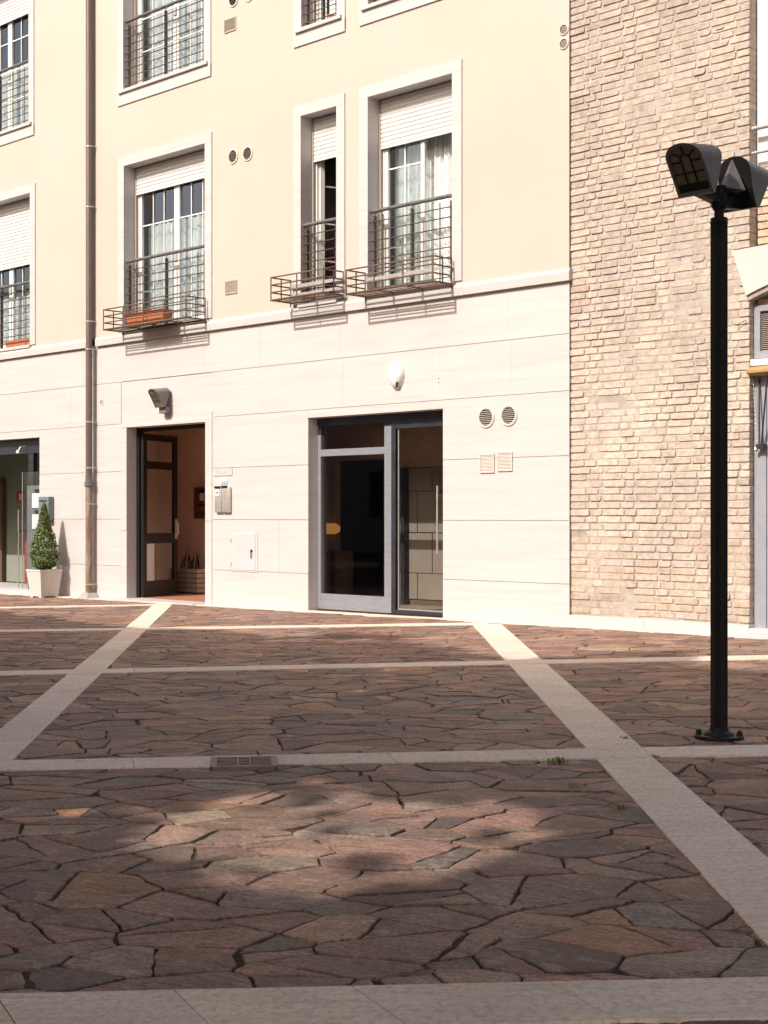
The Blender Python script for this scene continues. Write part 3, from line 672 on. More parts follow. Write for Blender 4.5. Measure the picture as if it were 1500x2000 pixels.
# fire equipment sign, extinguisher, notice stand, postbox
fs_ = thing('fire_sign', 'small red fire equipment sign on the shop wall behind the doorway', 'sign', (-15.03,2.19,1.52))
V = MB(); V.box(-15.20,-14.86,2.17,2.198,1.52,1.71); part('plate', V, M['red'], fs_)
V = MB(); V.box(-15.09,-15.00,2.16,2.169,1.55,1.68); part('symbol', V, M['paper'], fs_)
ex = thing('fire_extinguisher', 'red fire extinguisher with black hose standing inside the left doorway', 'extinguisher', (-14.40,1.9,-.06))
V = MB(); V.tube([(-14.40,1.95,-.06),(-14.40,1.95,.0),(-14.40,1.95,.80),(-14.40,1.95,.88),(-14.40,1.95,.94)], [.07,.075,.075,.05,.03], 14); part('cylinder', V, M['red'], ex, smooth=True)
V = MB(); V.tube([(-14.40,1.95,.94),(-14.55,1.92,.98),(-14.76,1.92,.92),(-14.74,1.92,.72),(-14.58,1.92,.60)], .014, 8); V.box(-14.45,-14.35,1.93,1.97,.93,.98); part('hose', V, M['key'], ex, smooth=True)
ns = thing('notice_stand', 'clear acrylic panel with paper notices in the doorway behind the topiary', 'notice stand', (-11.3,.0,.0))
V = MB(); V.add([(-11.50,.06,.1),(-11.05,.06,.1),(-11.05,.06,1.98),(-11.50,.06,1.98)], [(0,1,2,3)]); part('acrylic_panel', V, M['glass'], ns)
V = MB(); V.box(-11.42,-11.0,.066,.09,.1,1.75); part('back_panel', V, M['greydoor'], ns)
for a, b in ((1.38,1.62),(1.03,1.27)):
    V = MB(); V.box(-11.24,-10.98,.05,.058,a,b); part('notice', V, M['paper'], ns)
for a in (1.64,1.29):
    V = MB(); V.box(-11.16,-11.04,.048,.056,a,a+.05); part('clip', V, M['key'], ns)
V = MB(); V.tube([(-11.58,.0,.02),(-11.58,.0,1.35)], .010, 8); V.tube([(-11.50,.03,.02),(-11.50,.03,1.98)], .008, 8); part('upright', V, M['steel'], ns)
pb = thing('postbox', 'teal grey metal box on the travertine behind the topiary', 'postbox', (-10.62,0,1.2))
V = MB(); V.box(-10.80,-10.50,-.11,-.002,1.17,1.56,bev=.012); part('body', V, M['postbox'], pb)
V = MB(); V.box(-10.76,-10.54,-.118,-.111,1.48,1.50); part('slot', V, M['key'], pb)

# ---- notice board and crate planter inside the entrance
nb = thing('notice_board', 'dark red wooden letter rack on the salmon vestibule wall', 'letter rack', (-9.0,1.9,1.2))
V = MB(); V.box(-9.26,-8.60,1.90,1.998,1.20,1.72); part('box', V, M['woodred'], nb)
V = MB(); V.box(-9.14,-8.70,1.885,1.899,1.64,1.67); V.box(-9.14,-8.70,1.885,1.899,1.41,1.44); part('shelf', V, M['brownframe'], nb)
V = MB(); V.box(-9.08,-8.98,1.88,1.897,1.50,1.62); part('letter', V, M['paper'], nb)
V = MB(); V.box(-9.08,-8.96,1.88,1.897,1.34,1.39); part('letter', V, M['red'], nb)
V = MB(); V.box(-9.08,-8.97,1.88,1.897,1.27,1.31); part('letter', V, M['key'], nb)
cr = thing('crate_planter', 'slatted grey wooden crate with a dark snake plant inside the entrance', 'planter', (-8.95,1.6,-.01))
V = MB()
for k in range(5): V.box(-9.32,-8.60,1.45,1.47,.01+k*.078,.075+k*.078); V.box(-9.32,-9.30,1.47,1.85,.01+k*.078,.075+k*.078); V.box(-8.62,-8.60,1.47,1.85,.01+k*.078,.075+k*.078)
part('crate', V, M['crate'], cr)
V = MB(); V.box(-9.29,-8.63,1.48,1.86,.0,.36); part('soil', V, M['soil'], cr)
V = MB(); rr = random.Random(5)
for k in range(9):
    x, y = rr.uniform(-9.22,-8.82), rr.uniform(1.55,1.75); l = rr.uniform(.2,.36); dx = rr.uniform(-.12,.14); w_ = .018
    V.add([(x-w_,y,.35),(x+w_,y,.35),(x+dx*.5+w_*1.2,y,.35+l*.6),(x+dx*.5-w_*1.2,y,.35+l*.6),(x+dx,y,.35+l)], [(0,1,2,3),(3,2,4)])
part('leaf', V, M['snake'], cr)

# ------------------------------------------------------------------ flower baskets under the windows
def basket(xa, xb, z0, p, label, greybars=0):
    t = thing('flower_basket', label, 'flower basket', ((xa+xb)/2,0,z0), 'iron flower baskets below the first floor windows')
    V = MB(); H = .30; r = .0105; yb = -.052
    for k in range(4):
        z = z0+k*.1; V.tube([(xa,yb,z),(xa,-p,z),(xb,-p,z),(xb,yb,z)], r, 6)
    V.box(xa,xb,-p-.004,-p+.030,z0-.010,z0-.004)
    for x in (xa, xb): V.box(x-.016,x+.016,-p,yb,z0-.011,z0-.005)
    n = max(2, round((xb-xa)/.45))
    for k in range(n+1):
        x = xa+(xb-xa)*k/n; V.tube([(x,-p,z0-.004),(x,-p,z0+H+.004)], r*.9, 6)
    for x in (xa, xb):
        V.tube([(x,-p*.55,z0),(x,-p*.55,z0+H)], r*.9, 6)
    for k in range(1, n): V.tube([(xa+(xb-xa)*k/n,yb,z0+.0),(xa+(xb-xa)*k/n,-p,z0)], r*.9, 6)
    for k in range(1, 5): V.tube([(xa,-p*k/5-.01,z0-.002),(xb,-p*k/5-.01,z0-.002)], r*.7, 6)
    part('rod_cage', V, M['rust'], t)
    V = MB()
    for x in (xa, xb): V.box(x-.004,x+.004,yb-.006,yb+.006,z0-.06,z0+H+.01)
    V.box(xa,xb,yb-.003,yb+.003,z0-.02,z0+.012)
    part('bracket', V, M['rust'], t)
    if greybars:
        V = MB(); V.box(xa,xb,yb-.010,yb-.004,z0+.19,z0+.235); V.box(xa,xb,yb-.010,yb-.004,z0+.075,z0+.115) if greybars > 1 else None
        part('flat_bar', V, M['greybar'], t)
    return t
basket(-8.52,-6.50,4.07,.405,'rusty iron flower basket holding a terracotta trough, below the left shuttered window')
basket(-4.66,-3.637,4.12,.405,'small rusty flower basket below the narrow open window',2)
basket(-3.23,-1.74,4.055,.39,'wide empty rusty flower basket below the right hand window',1)
def trough(x0, x1, y0, y1, z, h, label, plants=0, group=None):
    t = thing('flower_trough', label, 'flower trough', ((x0+x1)/2,(y0+y1)/2,z))
    V = MB(); s = .02
    bot = [(x0+s,y0+s),(x1-s,y0+s),(x1-s,y1-s),(x0+s,y1-s)]; top = [(x0,y0),(x1,y0),(x1,y1),(x0,y1)]; it = [(x0+.012,y0+.012),(x1-.012,y0+.012),(x1-.012,y1-.012),(x0+.012,y1-.012)]
    vs = [(a,b,z) for a,b in bot]+[(a,b,z+h) for a,b in top]+[(a,b,z+h) for a,b in it]+[(a,b,z+h-.03) for a,b in it]
    fs = [(0,3,2,1)]+[(i,(i+1)%4,(i+1)%4+4,i+4) for i in range(4)]+[(i+4,(i+1)%4+4,(i+1)%4+8,i+8) for i in range(4)]+[(i+8,(i+1)%4+8,(i+1)%4+12,i+12) for i in range(4)]
    V.add(vs, fs); V.box(x0-.008,x1+.008,y0-.008,y0-.0005,z+h-.035,z+h+.003); part('pot', V, M['terracotta'], t)
    V = MB(); V.add([(a,b,z+h-.03) for a,b in it], [(0,1,2,3)]); part('soil', V, M['soil'], t)
    if plants:
        V = MB(); rr = random.Random(4)
        for k in range(plants):
            x = rr.uniform(x0+.05,x1-.05); y = rr.uniform(y0+.04,y1-.04); V.tube([(x,y,z+h-.04),(x+rr.uniform(-.04,.04),y,z+h+.06),(x+rr.uniform(-.08,.08),y,z+h+rr.uniform(.08,.16))], [.004,.003,.001], 4)
        part('dry_stem', V, M['iron'], t)
    return t
trough(-8.02,-7.10,-.36,-.17,4.085,.17,'long terracotta plastic flower trough standing in the iron basket',9)
trough(-12.15,-11.33,.085,.19,4.09,.14,'orange terracotta trough on the sill of the window at the left edge')
pt = thing('flower_pot', 'tiny orange pot on the sill of the narrow upper window', 'flower pot', (-4.06,.13,7.79))
V = MB(); V.tube([(-4.06,.13,7.79),(-4.06,.13,7.88),(-4.06,.13,7.882),(-4.06,.13,7.90)], [.04,.058,.066,.066], 14); part('pot', V, M['terracotta'], pt, smooth=True)
V = MB(); V.tube([(-4.06,.13,7.895),(-4.06,.13,7.904)], [.056,.05], 12); part('soil', V, M['soil'], pt)

# ------------------------------------------------------------------ downpipe
dp = thing('downpipe', 'brown metal downpipe with a rusty cast iron foot running down the facade', 'downpipe', (-9.345,-.09,-.05))
V = MB(); V.tube([(-9.375,-.085,11.2),(-9.37,-.085,4.1),(-9.345,-.105,3.9),(-9.345,-.105,1.86)], .053, 20); part('pipe', V, M['pipe'], dp, smooth=True)
V = MB(); V.tube([(-9.345,-.105,1.80),(-9.345,-.105,.02)], .057, 20); part('cast_iron_foot', V, M['castpipe'], dp, smooth=True)
V = MB(); V.tube([(-9.345,-.105,1.78),(-9.345,-.105,1.72),(-9.345,-.105,1.70)], [.072,.075,.060], 20); V.tube([(-9.345,-.105,1.885),(-9.345,-.105,1.775)], [.057,.062], 20); part('collar', V, M['rail'], dp, smooth=True)
for z in (.17,1.43,2.0,2.72,3.86,4.30,6.1,7.05):
    V = MB(); y = -.105 if z < 4 else -.085; x = -9.345 if z < 4 else -9.371
    V.tube([(x,y,z-.012),(x,y,z+.012)], .0605, 20); V.tube([(x+.055,y,z),(x+.075,0,z)], .006, 6); part('bracket', V, M['steel'], dp)
V = MB(); V.add([(-9.50,-.24,gz(-9)-.01),(-9.19,-.24,gz(-9)-.01),(-9.19,0,gz(-9)-.01),(-9.50,0,gz(-9)-.01),(-9.41,-.17,.04),(-9.28,-.17,.04),(-9.28,0,.04),(-9.41,0,.04)], [(0,1,5,4),(1,2,6,5),(2,3,7,6),(3,0,4,7),(4,5,6,7)]); part('cement_foot', V, M['greybar'], dp)

# ------------------------------------------------------------------ lamp hood, shared by the wall lamp and the post
def hood(width, H, depth, m_hood, m_lens, name, root, mtx, label=None, back=None):
    """arched hood: profile in local x (width) z (up), sticks out along -y; cut by an oblique face"""
    a = width/2; zs = H-a*.78; prof = [(-a,0),(-a,zs*.5),(-a,zs)]
    for k in range(1, 12): t = PI-PI*k/12; prof.append((a*math.cos(t), zs+(H-zs)*math.sin(t)))
    prof += [(a,zs),(a,zs*.5),(a,0)]; n = len(prof)
    back = depth*.62 if back is None else back
    def yf(z): return -(.02+depth*(z/H))                # front cut
    def yb(z): return back*(z/H)**.8+.012*math.sin(PI*z/H)
    def zz(z, y): return z + y*.20*(z/H)                 # roof slopes down towards the tip
    fr_ = [(x, yf(z), zz(z, yf(z))) for x, z in prof]; bk = [(x*.96, yb(z), zz(z, 0)) for x, z in prof]
    V = MB(); fs = [(i, i+1, n+i+1, n+i) for i in range(n-1)]+[(n-1, 0, n, 2*n-1)]
    V.add(fr_+bk, fs)
    bp_ = MB(); bp_.add([(x, y-.0005, z) for x, y, z in bk], [tuple(range(n))])
    # rim and recessed lens
    q = .86; cz = H*.47
    inn = [(x*q, yf(cz+(z-cz)*q)+.0, zz(cz+(z-cz)*q, yf(cz+(z-cz)*q))) for x, z in prof]
    rec = [(x, y+.012, z+.004) for x, y, z in inn]
    V.add(fr_+inn, [(i,(i+1)%n,(i+1)%n+n,i+n) for i in range(n)]); V.add(inn+rec, [(i,(i+1)%n,(i+1)%n+n,i+n) for i in range(n)])
    V.v = [tuple(mtx @ Vector(v)) for v in V.v]
    h_ = part(name, V, m_hood, root, label)
    l_ = MB(); l_.add(rec, [tuple(range(n))]); l_.v = [tuple(mtx @ Vector(v)) for v in l_.v]; part('lens', l_, m_lens, h_)
    bp_.v = [tuple(mtx @ Vector(v)) for v in bp_.v]; part('back_plate', bp_, M['black'] if m_hood is M['lamp'] else m_hood, h_)
    g_ = MB()
    def P(x, z): y = yf(z); return Vector((x, y+.006, zz(z, y)+.002))
    z0_, z1_ = H*.22, H*.93
    for x in (-a*.27, a*.27): g_.tube([P(x,z0_), P(x,H*.66)], .0045, 6)
    g_.tube([P(-a*.80,H*.40), P(a*.80,H*.40)], .0045, 6); g_.tube([P(-a*.80,H*.62), P(-a*.27,H*.62)], .0045, 6); g_.tube([P(a*.27,H*.62), P(a*.80,H*.62)], .0045, 6)
    arc = [P(a*.27*math.cos(t), H*.66+a*.27*math.sin(t)*.9) for t in [PI*k/8 for k in range(9)]]; g_.tube(arc, .0045, 6)
    for t in (R(35), R(90), R(145)): g_.tube([P(a*.27*math.cos(t), H*.66+a*.25*math.sin(t)), P(a*.72*math.cos(t), H*.66+a*.66*math.sin(t))], .0045, 6)
    pl = MB(); pl.add([P(-a*.83,H*.07),P(a*.83,H*.07),P(a*.83,H*.21),P(-a*.83,H*.21)], [(0,1,2,3)]); g_.add(pl.v, pl.f)
    g_.v = [tuple(mtx @ Vector(v)) for v in g_.v]; part('lens_grid', g_, M['black'] if m_hood is M['lamp'] else m_hood, h_)
    return h_
wl = thing('wall_lamp', 'grey hooded lamp mounted on the wall above the entrance door', 'wall lamp', (-7.46,0,2.77))
V = MB(); V.box(-7.54,-7.38,-.10,-.002,2.765,2.86,bev=.008); V.tube([(-7.46,-.05,2.83),(-7.46,-.06,2.92)], .05, 12); part('bracket', V, M['wlamp'], wl)
hood(.21,.30,.16,M['wlamp'],M['lens'],'hood',wl,Matrix.Translation((-7.46,-.13,2.85)), back=.10)

# ------------------------------------------------------------------ alarm siren
al = thing('alarm_siren', 'white ribbed oval alarm box on the travertine above the glazed door', 'alarm box', (-2.72,0,2.99))
def shell(cx, cz, rx, rz, dy, n=28, mmax=10, k0=0.0, zlo=None):
    V = MB(); vs = []; fs = []
    for j in range(mmax+1):
        t = (PI/2)*j/mmax; rr_ = math.cos(t)**.8; y = -.012-dy*math.sin(t)
        for i in range(n):
            a = 2*PI*i/n; tap = 1-.22*max(0, -math.sin(a)); rib = 1+.012*math.cos(a*n/2)
            vs.append((cx+rx*rr_*math.cos(a)*tap*rib, y, cz+rz*rr_*math.sin(a)))
    for j in range(mmax):
        for i in range(n): fs.append((j*n+i, j*n+(i+1)%n, (j+1)*n+(i+1)%n, (j+1)*n+i))
    V.add(vs, fs); return V
part('cover', shell(-2.71,3.01,.125,.165,.075), M['plastic'], al, smooth=True)
V = MB(); poly = [(-2.71+.13*math.cos(2*PI*k/28)*(1-.2*max(0,-math.sin(2*PI*k/28))), 3.005+.175*math.sin(2*PI*k/28)) for k in range(28)]; V.prism(poly, -.014, -.001); part('base_plate', V, M['plastic'], al)
V = MB(); V.add([(-2.665,-.071,2.92),(-2.635,-.058,2.93),(-2.655,-.048,2.865),(-2.68,-.056,2.855)], [(0,1,2,3)]); part('lens', V, M['key'], al)

# ------------------------------------------------------------------ vents
def round_vent(x, z, r, label, group, slats=9, y=0.0, m_in='ventdark', m_r='cream', th=.014):
    t = thing('round_vent', label, 'vent', (x,y,z), group)
    V = MB(); n = 32; ro, ri = r, r*.78
    o1 = [(x+ro*math.cos(2*PI*k/n), z+ro*math.sin(2*PI*k/n)) for k in range(n)]; i1 = [(x+ri*math.cos(2*PI*k/n), z+ri*math.sin(2*PI*k/n)) for k in range(n)]
    o2 = [(x+(ro-.006)*math.cos(2*PI*k/n), z+(ro-.006)*math.sin(2*PI*k/n)) for k in range(n)]
    vs = [(a,y-.001,b) for a,b in o1]+[(a,y-th*.6,b) for a,b in o1]+[(a,y-th,b) for a,b in o2]+[(a,y-th,b) for a,b in i1]+[(a,y-.003,b) for a,b in i1]
    V.add(vs, [(j*n+k, j*n+(k+1)%n, (j+1)*n+(k+1)%n, (j+1)*n+k) for j in range(4) for k in range(n)]); part('ring', V, M[m_r], t, smooth=True)
    V = MB(); V.add([(a,y-.002,b) for a,b in i1], [tuple(range(n))]); part('opening', V, M[m_in], t)
    V = MB()
    for k in range(slats):
        zz = z-ri+2*ri*(k+.5)/slats; hw = math.sqrt(max(0, ri*ri-(zz-z)**2))*.99; s = 2*ri/slats
        V.add([(x-hw,y-.012,zz-s*.02),(x+hw,y-.012,zz-s*.02),(x+hw,y-.0035,zz+s*.22),(x-hw,y-.0035,zz+s*.22)], [(0,1,2,3)])
    part('louvre', V, M[m_r], t); return t
def square_vent(x, z, w_, h, label, group, y=0.0, m_='cream', n=12):
    t = thing('square_vent', label, 'vent', (x,y,z), group)
    V = MB(); f_ = .014; x0, x1, z0, z1 = x-w_/2, x+w_/2, z-h/2, z+h/2
    V.box(x0,x0+f_,y-.014,y-.001,z0,z1); V.box(x1-f_,x1,y-.014,y-.001,z0,z1); V.box(x0+f_,x1-f_,y-.0138,y-.001,z0,z0+f_); V.box(x0+f_,x1-f_,y-.0138,y-.001,z1-f_,z1); part('frame', V, M[m_], t)
    V = MB(); V.add([(x0+f_,y-.0025,z0+f_),(x1-f_,y-.0025,z0+f_),(x1-f_,y-.0025,z1-f_),(x0+f_,y-.0025,z1-f_)], [(0,1,2,3)]); part('opening', V, M['ventdark' if m_ != 'cream' else 'greyvent'], t)
    V = MB(); s = (h-2*f_)/n
    for k in range(n):
        zz = z0+f_+k*s; V.add([(x0+f_,y-.012,zz+s*.1),(x1-f_,y-.012,zz+s*.1),(x1-f_,y-.004,zz+s*.85),(x0+f_,y-.004,zz+s*.85)], [(0,1,2,3)])
    part('louvre', V, M[m_], t); return t
gv = 'cream vents on the travertine beside the glazed door'; gu = 'vents high on the yellow plaster'
round_vent(-1.233,2.419,.13,'round cream vent on the travertine, nearer the glazed door',gv)
round_vent(-.885,2.427,.13,'round cream vent on the travertine, nearer the brick wall',gv)
square_vent(-1.217,1.87,.225,.225,'square cream louvre vent on the joint, nearer the glazed door',gv)
square_vent(-.94,1.885,.225,.225,'square cream louvre vent on the joint, nearer the brick wall',gv)
round_vent(-5.935,6.325,.11,'round vent on yellow plaster, left of the pair between the first floor windows',gu,8)
round_vent(-5.617,6.31,.11,'round vent on yellow plaster, right of the pair between the first floor windows',gu,8)
round_vent(-5.93,8.54,.11,'round dark vent at the top edge beside the upper window',gu,8)
round_vent(-5.59,8.52,.10,'round pale vent cut by the top edge, right of the dark one',gu,8,m_in='greyvent')
square_vent(-5.998,8.195,.26,.19,'square grey vent under the round vents of the top row',gu,m_='greyvent')
square_vent(-5.976,4.481,.26,.19,'square grey vent just above the cornice',gu,m_='greyvent')
round_vent(-.075,6.76,.068,'upper of two small round vents at the corner with the brick wall',gu,6,m_in='greyvent')
round_vent(-.075,6.60,.068,'lower of two small round vents at the corner with the brick wall',gu,6,m_in='greyvent')

# ------------------------------------------------------------------ intercom, plate, sticker, cabinet
ic = thing('intercom', 'brushed steel door intercom with two rounded columns beside the entrance', 'intercom', (-6.13,0,1.29))
for a, b in ((-6.30,-6.145),(-6.140,-5.965)):
    V = MB(); V.box(a,b,-.05,-.001,1.295,1.66,bev=.015); part('panel', V, M['intercom'], ic, smooth=True)
V = MB(); V.box(-6.285,-6.16,-.062,-.04,1.64,1.668); V.box(-6.13,-6.01,-.062,-.04,1.645,1.673); part('rain_hood', V, M['brownframe'], ic)
V = MB(); V.box(-6.265,-6.18,-.056,-.049,1.53,1.625); part('camera_plate', V, M['paper'], ic)
V = MB(); V.tube([(-6.222,-.056,1.578),(-6.222,-.062,1.578)], .014, 12); part('camera_lens', V, M['key'], ic)
for k in range(4):
    V = MB(); V.box(-6.11,-6.03,-.055,-.049,1.60-k*.033,1.612-k*.033); part('button', V, M['greybar'], ic)
V = MB()
for k in range(6): V.box(-6.26,-6.19,-.0535,-.049,1.33+k*.018,1.335+k*.018)
part('speaker_slot', V, M['greybar'], ic)
sp = thing('stair_plate', 'engraved stone plate over the intercom reading SCALA 2', 'plate', (-6.15,0,1.85))
V = MB(); V.box(-6.37,-5.955,-.010,-.0005,1.818,1.925); part('plate', V, M['trav'], sp)
def text(s, size, x, y, z, m_, parent, name='lettering', rot=(R(90),0,0)):
    cu = bpy.data.curves.new(name, 'FONT'); cu.body = s; cu.size = size; cu.align_x = 'CENTER'; cu.align_y = 'CENTER'; cu.extrude = .0006; cu.space_character = 1.15
    to = bpy.data.objects.new('tmp', cu); C.objects.link(to); bpy.context.view_layer.update()
    me = bpy.data.meshes.new_from_object(to.evaluated_get(bpy.context.evaluated_depsgraph_get())); bpy.data.objects.remove(to)
    me.name = name; me.materials.clear(); me.materials.append(m_); o = bpy.data.objects.new(name, me); C.objects.link(o); o.parent = parent
    o.location = Vector((x,y,z))-world(parent); o.rotation_euler = rot; return o
text('SCALA 2', .075, -6.165, -.0108, 1.868, M['engrave'], sp)
st_ = thing('blue_sticker', 'small white and blue sticker above the intercom', 'sticker', (-6.15,0,1.72))
V = MB(); V.box(-6.24,-6.06,-.004,-.0005,1.695,1.80); part('card', V, M['paper'], st_)
V = MB(); V.box(-6.20,-6.06,-.0055,-.0042,1.695,1.74); part('blue_band', V, M['blue'], st_)
cb = thing('meter_cabinet', 'cream steel cabinet door with a key in the lock, low on the travertine', 'meter cabinet', (-5.7,0,.46))
V = MB(); V.box(-5.97,-5.40,-.008,-.0005,.465,1.015); part('frame', V, M['cabinet'], cb)
V = MB(); V.box(-5.955,-5.445,-.014,-.0085,.485,1.0,bev=.002); part('door', V, M['cabinet'], cb)
for z in (.56,.90):
    V = MB(); V.tube([(-5.972,-.012,z-.03),(-5.972,-.012,z+.03)], .007, 8); part('hinge', V, M['greyvent'], cb)
V = MB(); V.tube([(-5.515,-.014,.76),(-5.515,-.024,.76)], .018, 12); V.tube([(-5.515,-.024,.76),(-5.515,-.05,.755)], .006, 6); V.box(-5.522,-5.508,-.035,-.030,.655,.745); part('key', V, M['key'], cb)
# little wall fixings
for (x, z, lb) in ((-9.136,3.045,'small rusty hook in the travertine right of the downpipe'),(-2.0,2.93,'tiny dark wall plug in the travertine right of the alarm box'),(-2.0,2.88,'tiny grey wall plug below the dark one, right of the alarm box')):
    V = MB(); V.tube([(x,0,z),(x,-.03,z),(x+.012,-.035,z-.03),(x-.01,-.03,z-.05)] if x < -9 else [(x,.0,z),(x,-.006,z)], .006, 6); single('wall_fixing', V, M['iron'], lb, 'fixing', (x,0,z), 'small fixings left in the travertine')

# wall light inside the shop
ol = thing('orange_wall_light', 'lit orange lamp on the wall behind the tinted shop glass', 'lamp', (-5.36,1.45,1.06))
V = MB(); V.tube([(-5.52,1.38,1.06),(-5.30,1.38,1.06),(-5.25,1.38,1.06),(-5.22,1.38,1.06)], [.078,.078,.06,.02], 16); part('shade', V, M['glow'], ol, smooth=True)
V = MB(); V.box(-5.44,-5.36,1.44,1.499,1.03,1.09); part('mount', V, M['brownframe'], ol)

# ------------------------------------------------------------------ potted topiary
tp = thing('potted_topiary', 'clipped conical box bush in a white ribbed square planter', 'potted plant', (-10.28,-.33,-.06))
z0 = gz(-10.3); V = MB(); cx_, cy_ = -10.27, -.33; a0, a1 = .155, .205; zt = .385
def sq(a, z): return [(cx_-a,cy_-a,z),(cx_+a,cy_-a,z),(cx_+a,cy_+a,z),(cx_-a,cy_+a,z)]
V.add(sq(a0,z0+.02)+sq(a1,zt)+sq(a1-.02,zt)+sq(a1-.025,zt-.05), [(0,3,2,1)]+[(j*4+i,j*4+(i+1)%4,(j+1)*4+(i+1)%4,(j+1)*4+i) for j in range(3) for i in range(4)])
for sx in (-1,1):
    for sy in (-1,1): V.box(cx_+sx*.125-.03,cx_+sx*.125+.03,cy_+sy*.125-.03,cy_+sy*.125+.03,z0-.003,z0+.03)
n = 13
for k in range(n):
    t = -1+2*(k+.5)/n
    for axis in (0,1):
        for sg in (1,-1):
            pts = []
            for (a, z) in ((a0+.001,z0+.035),(a1-.002,zt-.03)):
                for d, e in ((-.005,0),(0,.006),(.005,0)):
                    u = t*a*.93+d; v_ = a+e-.002
                    pts.append((cx_+u, cy_-sg*v_, z) if axis == 0 else (cx_+sg*v_, cy_+u, z))
            V.add(pts, [(0,1,4,3),(1,2,5,4)])
V.box(cx_-a1-.004,cx_+a1+.004,cy_-a1-.004,cy_-a1+.012,zt-.022,zt+.003); V.box(cx_-a1-.004,cx_+a1+.004,cy_+a1-.012,cy_+a1+.004,zt-.022,zt+.003)
V.box(cx_-a1-.004,cx_-a1+.012,cy_-a1+.012,cy_+a1-.012,zt-.022,zt+.0025); V.box(cx_+a1-.012,cx_+a1+.004,cy_-a1+.012,cy_+a1-.012,zt-.022,zt+.0025)
part('planter', V, M['planter'], tp)
V = MB(); V.add(sq(a1-.026,zt-.03), [(0,1,2,3)]); part('soil', V, M['soil'], tp)
V = MB(); V.tube([(cx_,cy_,zt-.05),(cx_,cy_,1.2)], [.018,.006], 8); part('stem', V, M['bark'], tp)
def leafmesh(name, P, size, m_, origin, up=.3, normals=None, ratio=.55):
    n = len(P); d = rng.normal(size=(n,3)); d[:,2] += up; d /= np.linalg.norm(d,axis=1)[:,None]
    nn = rng.normal(size=(n,3)) if normals is None else normals+rng.normal(size=(n,3))*.5
    nn -= d*np.sum(d*nn,axis=1)[:,None]; nn /= np.linalg.norm(nn,axis=1)[:,None]; b = np.cross(d, nn)
    s = (size*rng.uniform(.6,1.3,n))[:,None]
    v = np.stack([P-d*s*.5, P+b*s*ratio*.5, P+d*s*.5, P-b*s*ratio*.5], 1).reshape(-1,3)-np.array(origin)
    me = bpy.data.meshes.new(name); me.vertices.add(4*n); me.vertices.foreach_set('co', v.ravel())
    me.loops.add(4*n); me.loops.foreach_set('vertex_index', np.arange(4*n)); me.polygons.add(n)
    me.polygons.foreach_set('loop_start', np.arange(0,4*n,4)); me.update(); me.validate(); me.materials.append(m_); return me
n = 7000; t = rng.beta(1.0,1.35,n); zc = .40+t*1.05
prof = np.interp(t, [0,.06,.15,.3,.5,.7,.85,.95,1],[.11,.175,.215,.205,.150,.095,.060,.035,.008])
ang = rng.uniform(0,2*PI,n); rad = prof*np.sqrt(rng.uniform(.35,1.12,n)); rad *= 1+.10*np.sin(ang*5+zc*17)+.06*np.sin(zc*40+ang*2)
P = np.stack([cx_+rad*np.cos(ang), cy_+rad*np.sin(ang), zc],1); nr = np.stack([np.cos(ang),np.sin(ang),.4+0*ang],1)
o = bpy.data.objects.new('foliage', leafmesh('foliage', P, .032, M['leaf'], tp.location, .6, nr, .7)); C.objects.link(o); o.parent = tp

# ------------------------------------------------------------------ brick building on the right
BB = thing('brick_building', 'old pale brick wall with a white stone plinth next to the yellow building', 'building', (1.2,0,0))
XR = 2.29; YB = .018; V = MB(); V.add([(.0,YB+.0085,-.1),(XR-.01,YB+.0085,-.1),(XR-.01,YB+.0085,8.4),(.0,YB+.0085,8.4)], [(0,1,2,3)]); V.box(.0,XR-.006,YB+.016,.60,-.1,8.4)
part('mortar', V, M['bmortar'], BB)
rr = random.Random(11); V = MB(); pitch = .0785; z = .145; row = 0
BP = [((0.530,0.457,0.398),30),((0.548,0.480,0.403),20),((0.517,0.440,0.393),22),((0.495,0.429,0.393),10),((0.508,0.416,0.373),7),((0.556,0.494,0.403),9),((0.485,0.344,0.288),.6),((0.574,0.534,0.469),4)]
bw = [b[1] for b in BP]
def brick(x0, x1, z0, z1, y, col, right=False, depth=.14):
    w_, h = x1-x0, z1-z0; c_ = [min(.40*h, abs(rr.gauss(.006,.004))+.002) for _ in range(4)]
    if rr.random() < .05: c_[rr.randrange(4)] = h*.36
    j = lambda s=.0022: rr.uniform(-s, s)
    pts = []
    xm = lambda f: x0+w_*f
    pts += [(x0+c_[0]+j(),z0+j()),(xm(.35),z0+j(.003)),(xm(.68),z0+j(.003)),(x1-c_[1]+j(),z0+j()),(x1+j(),z0+c_[1]+j())]
    pts += [(x1+j(),z1-c_[2]+j()),(x1-c_[2]+j(),z1+j()),(xm(.66),z1+j(.003)),(xm(.33),z1+j(.003)),(x0+c_[3]+j(),z1+j()),(x0+j(),z1-c_[3]+j()),(x0+j(),z0+c_[0]+j())]
    if right: pts[4] = (x1+j(.004),z0+.003); pts[5] = (x1+j(.004),z1-.003); pts[3] = (x1-.006,z0); pts[6] = (x1-.006,z1)
    n = len(pts); cx, cz = (x0+x1)/2, (z0+z1)/2; b_ = .0032
    tx = rr.uniform(-.004,.004)
    def rg(off, yy): return [(a+(off if a < cx else -off), yy+(a-cx)/w_*tx, b+(off*.8 if b < cz else -off*.8)) for a, b in pts]
    r0 = rg(0, YB+depth if right else YB+.03); r1 = rg(.0, y+.004); r2 = rg(b_, y)
    V.add(r0+r1+r2, [(k*n+i,k*n+(i+1)%n,(k+1)*n+(i+1)%n,(k+1)*n+i) for k in range(2) for i in range(n)]+[tuple(2*n+i for i in range(n))], col)
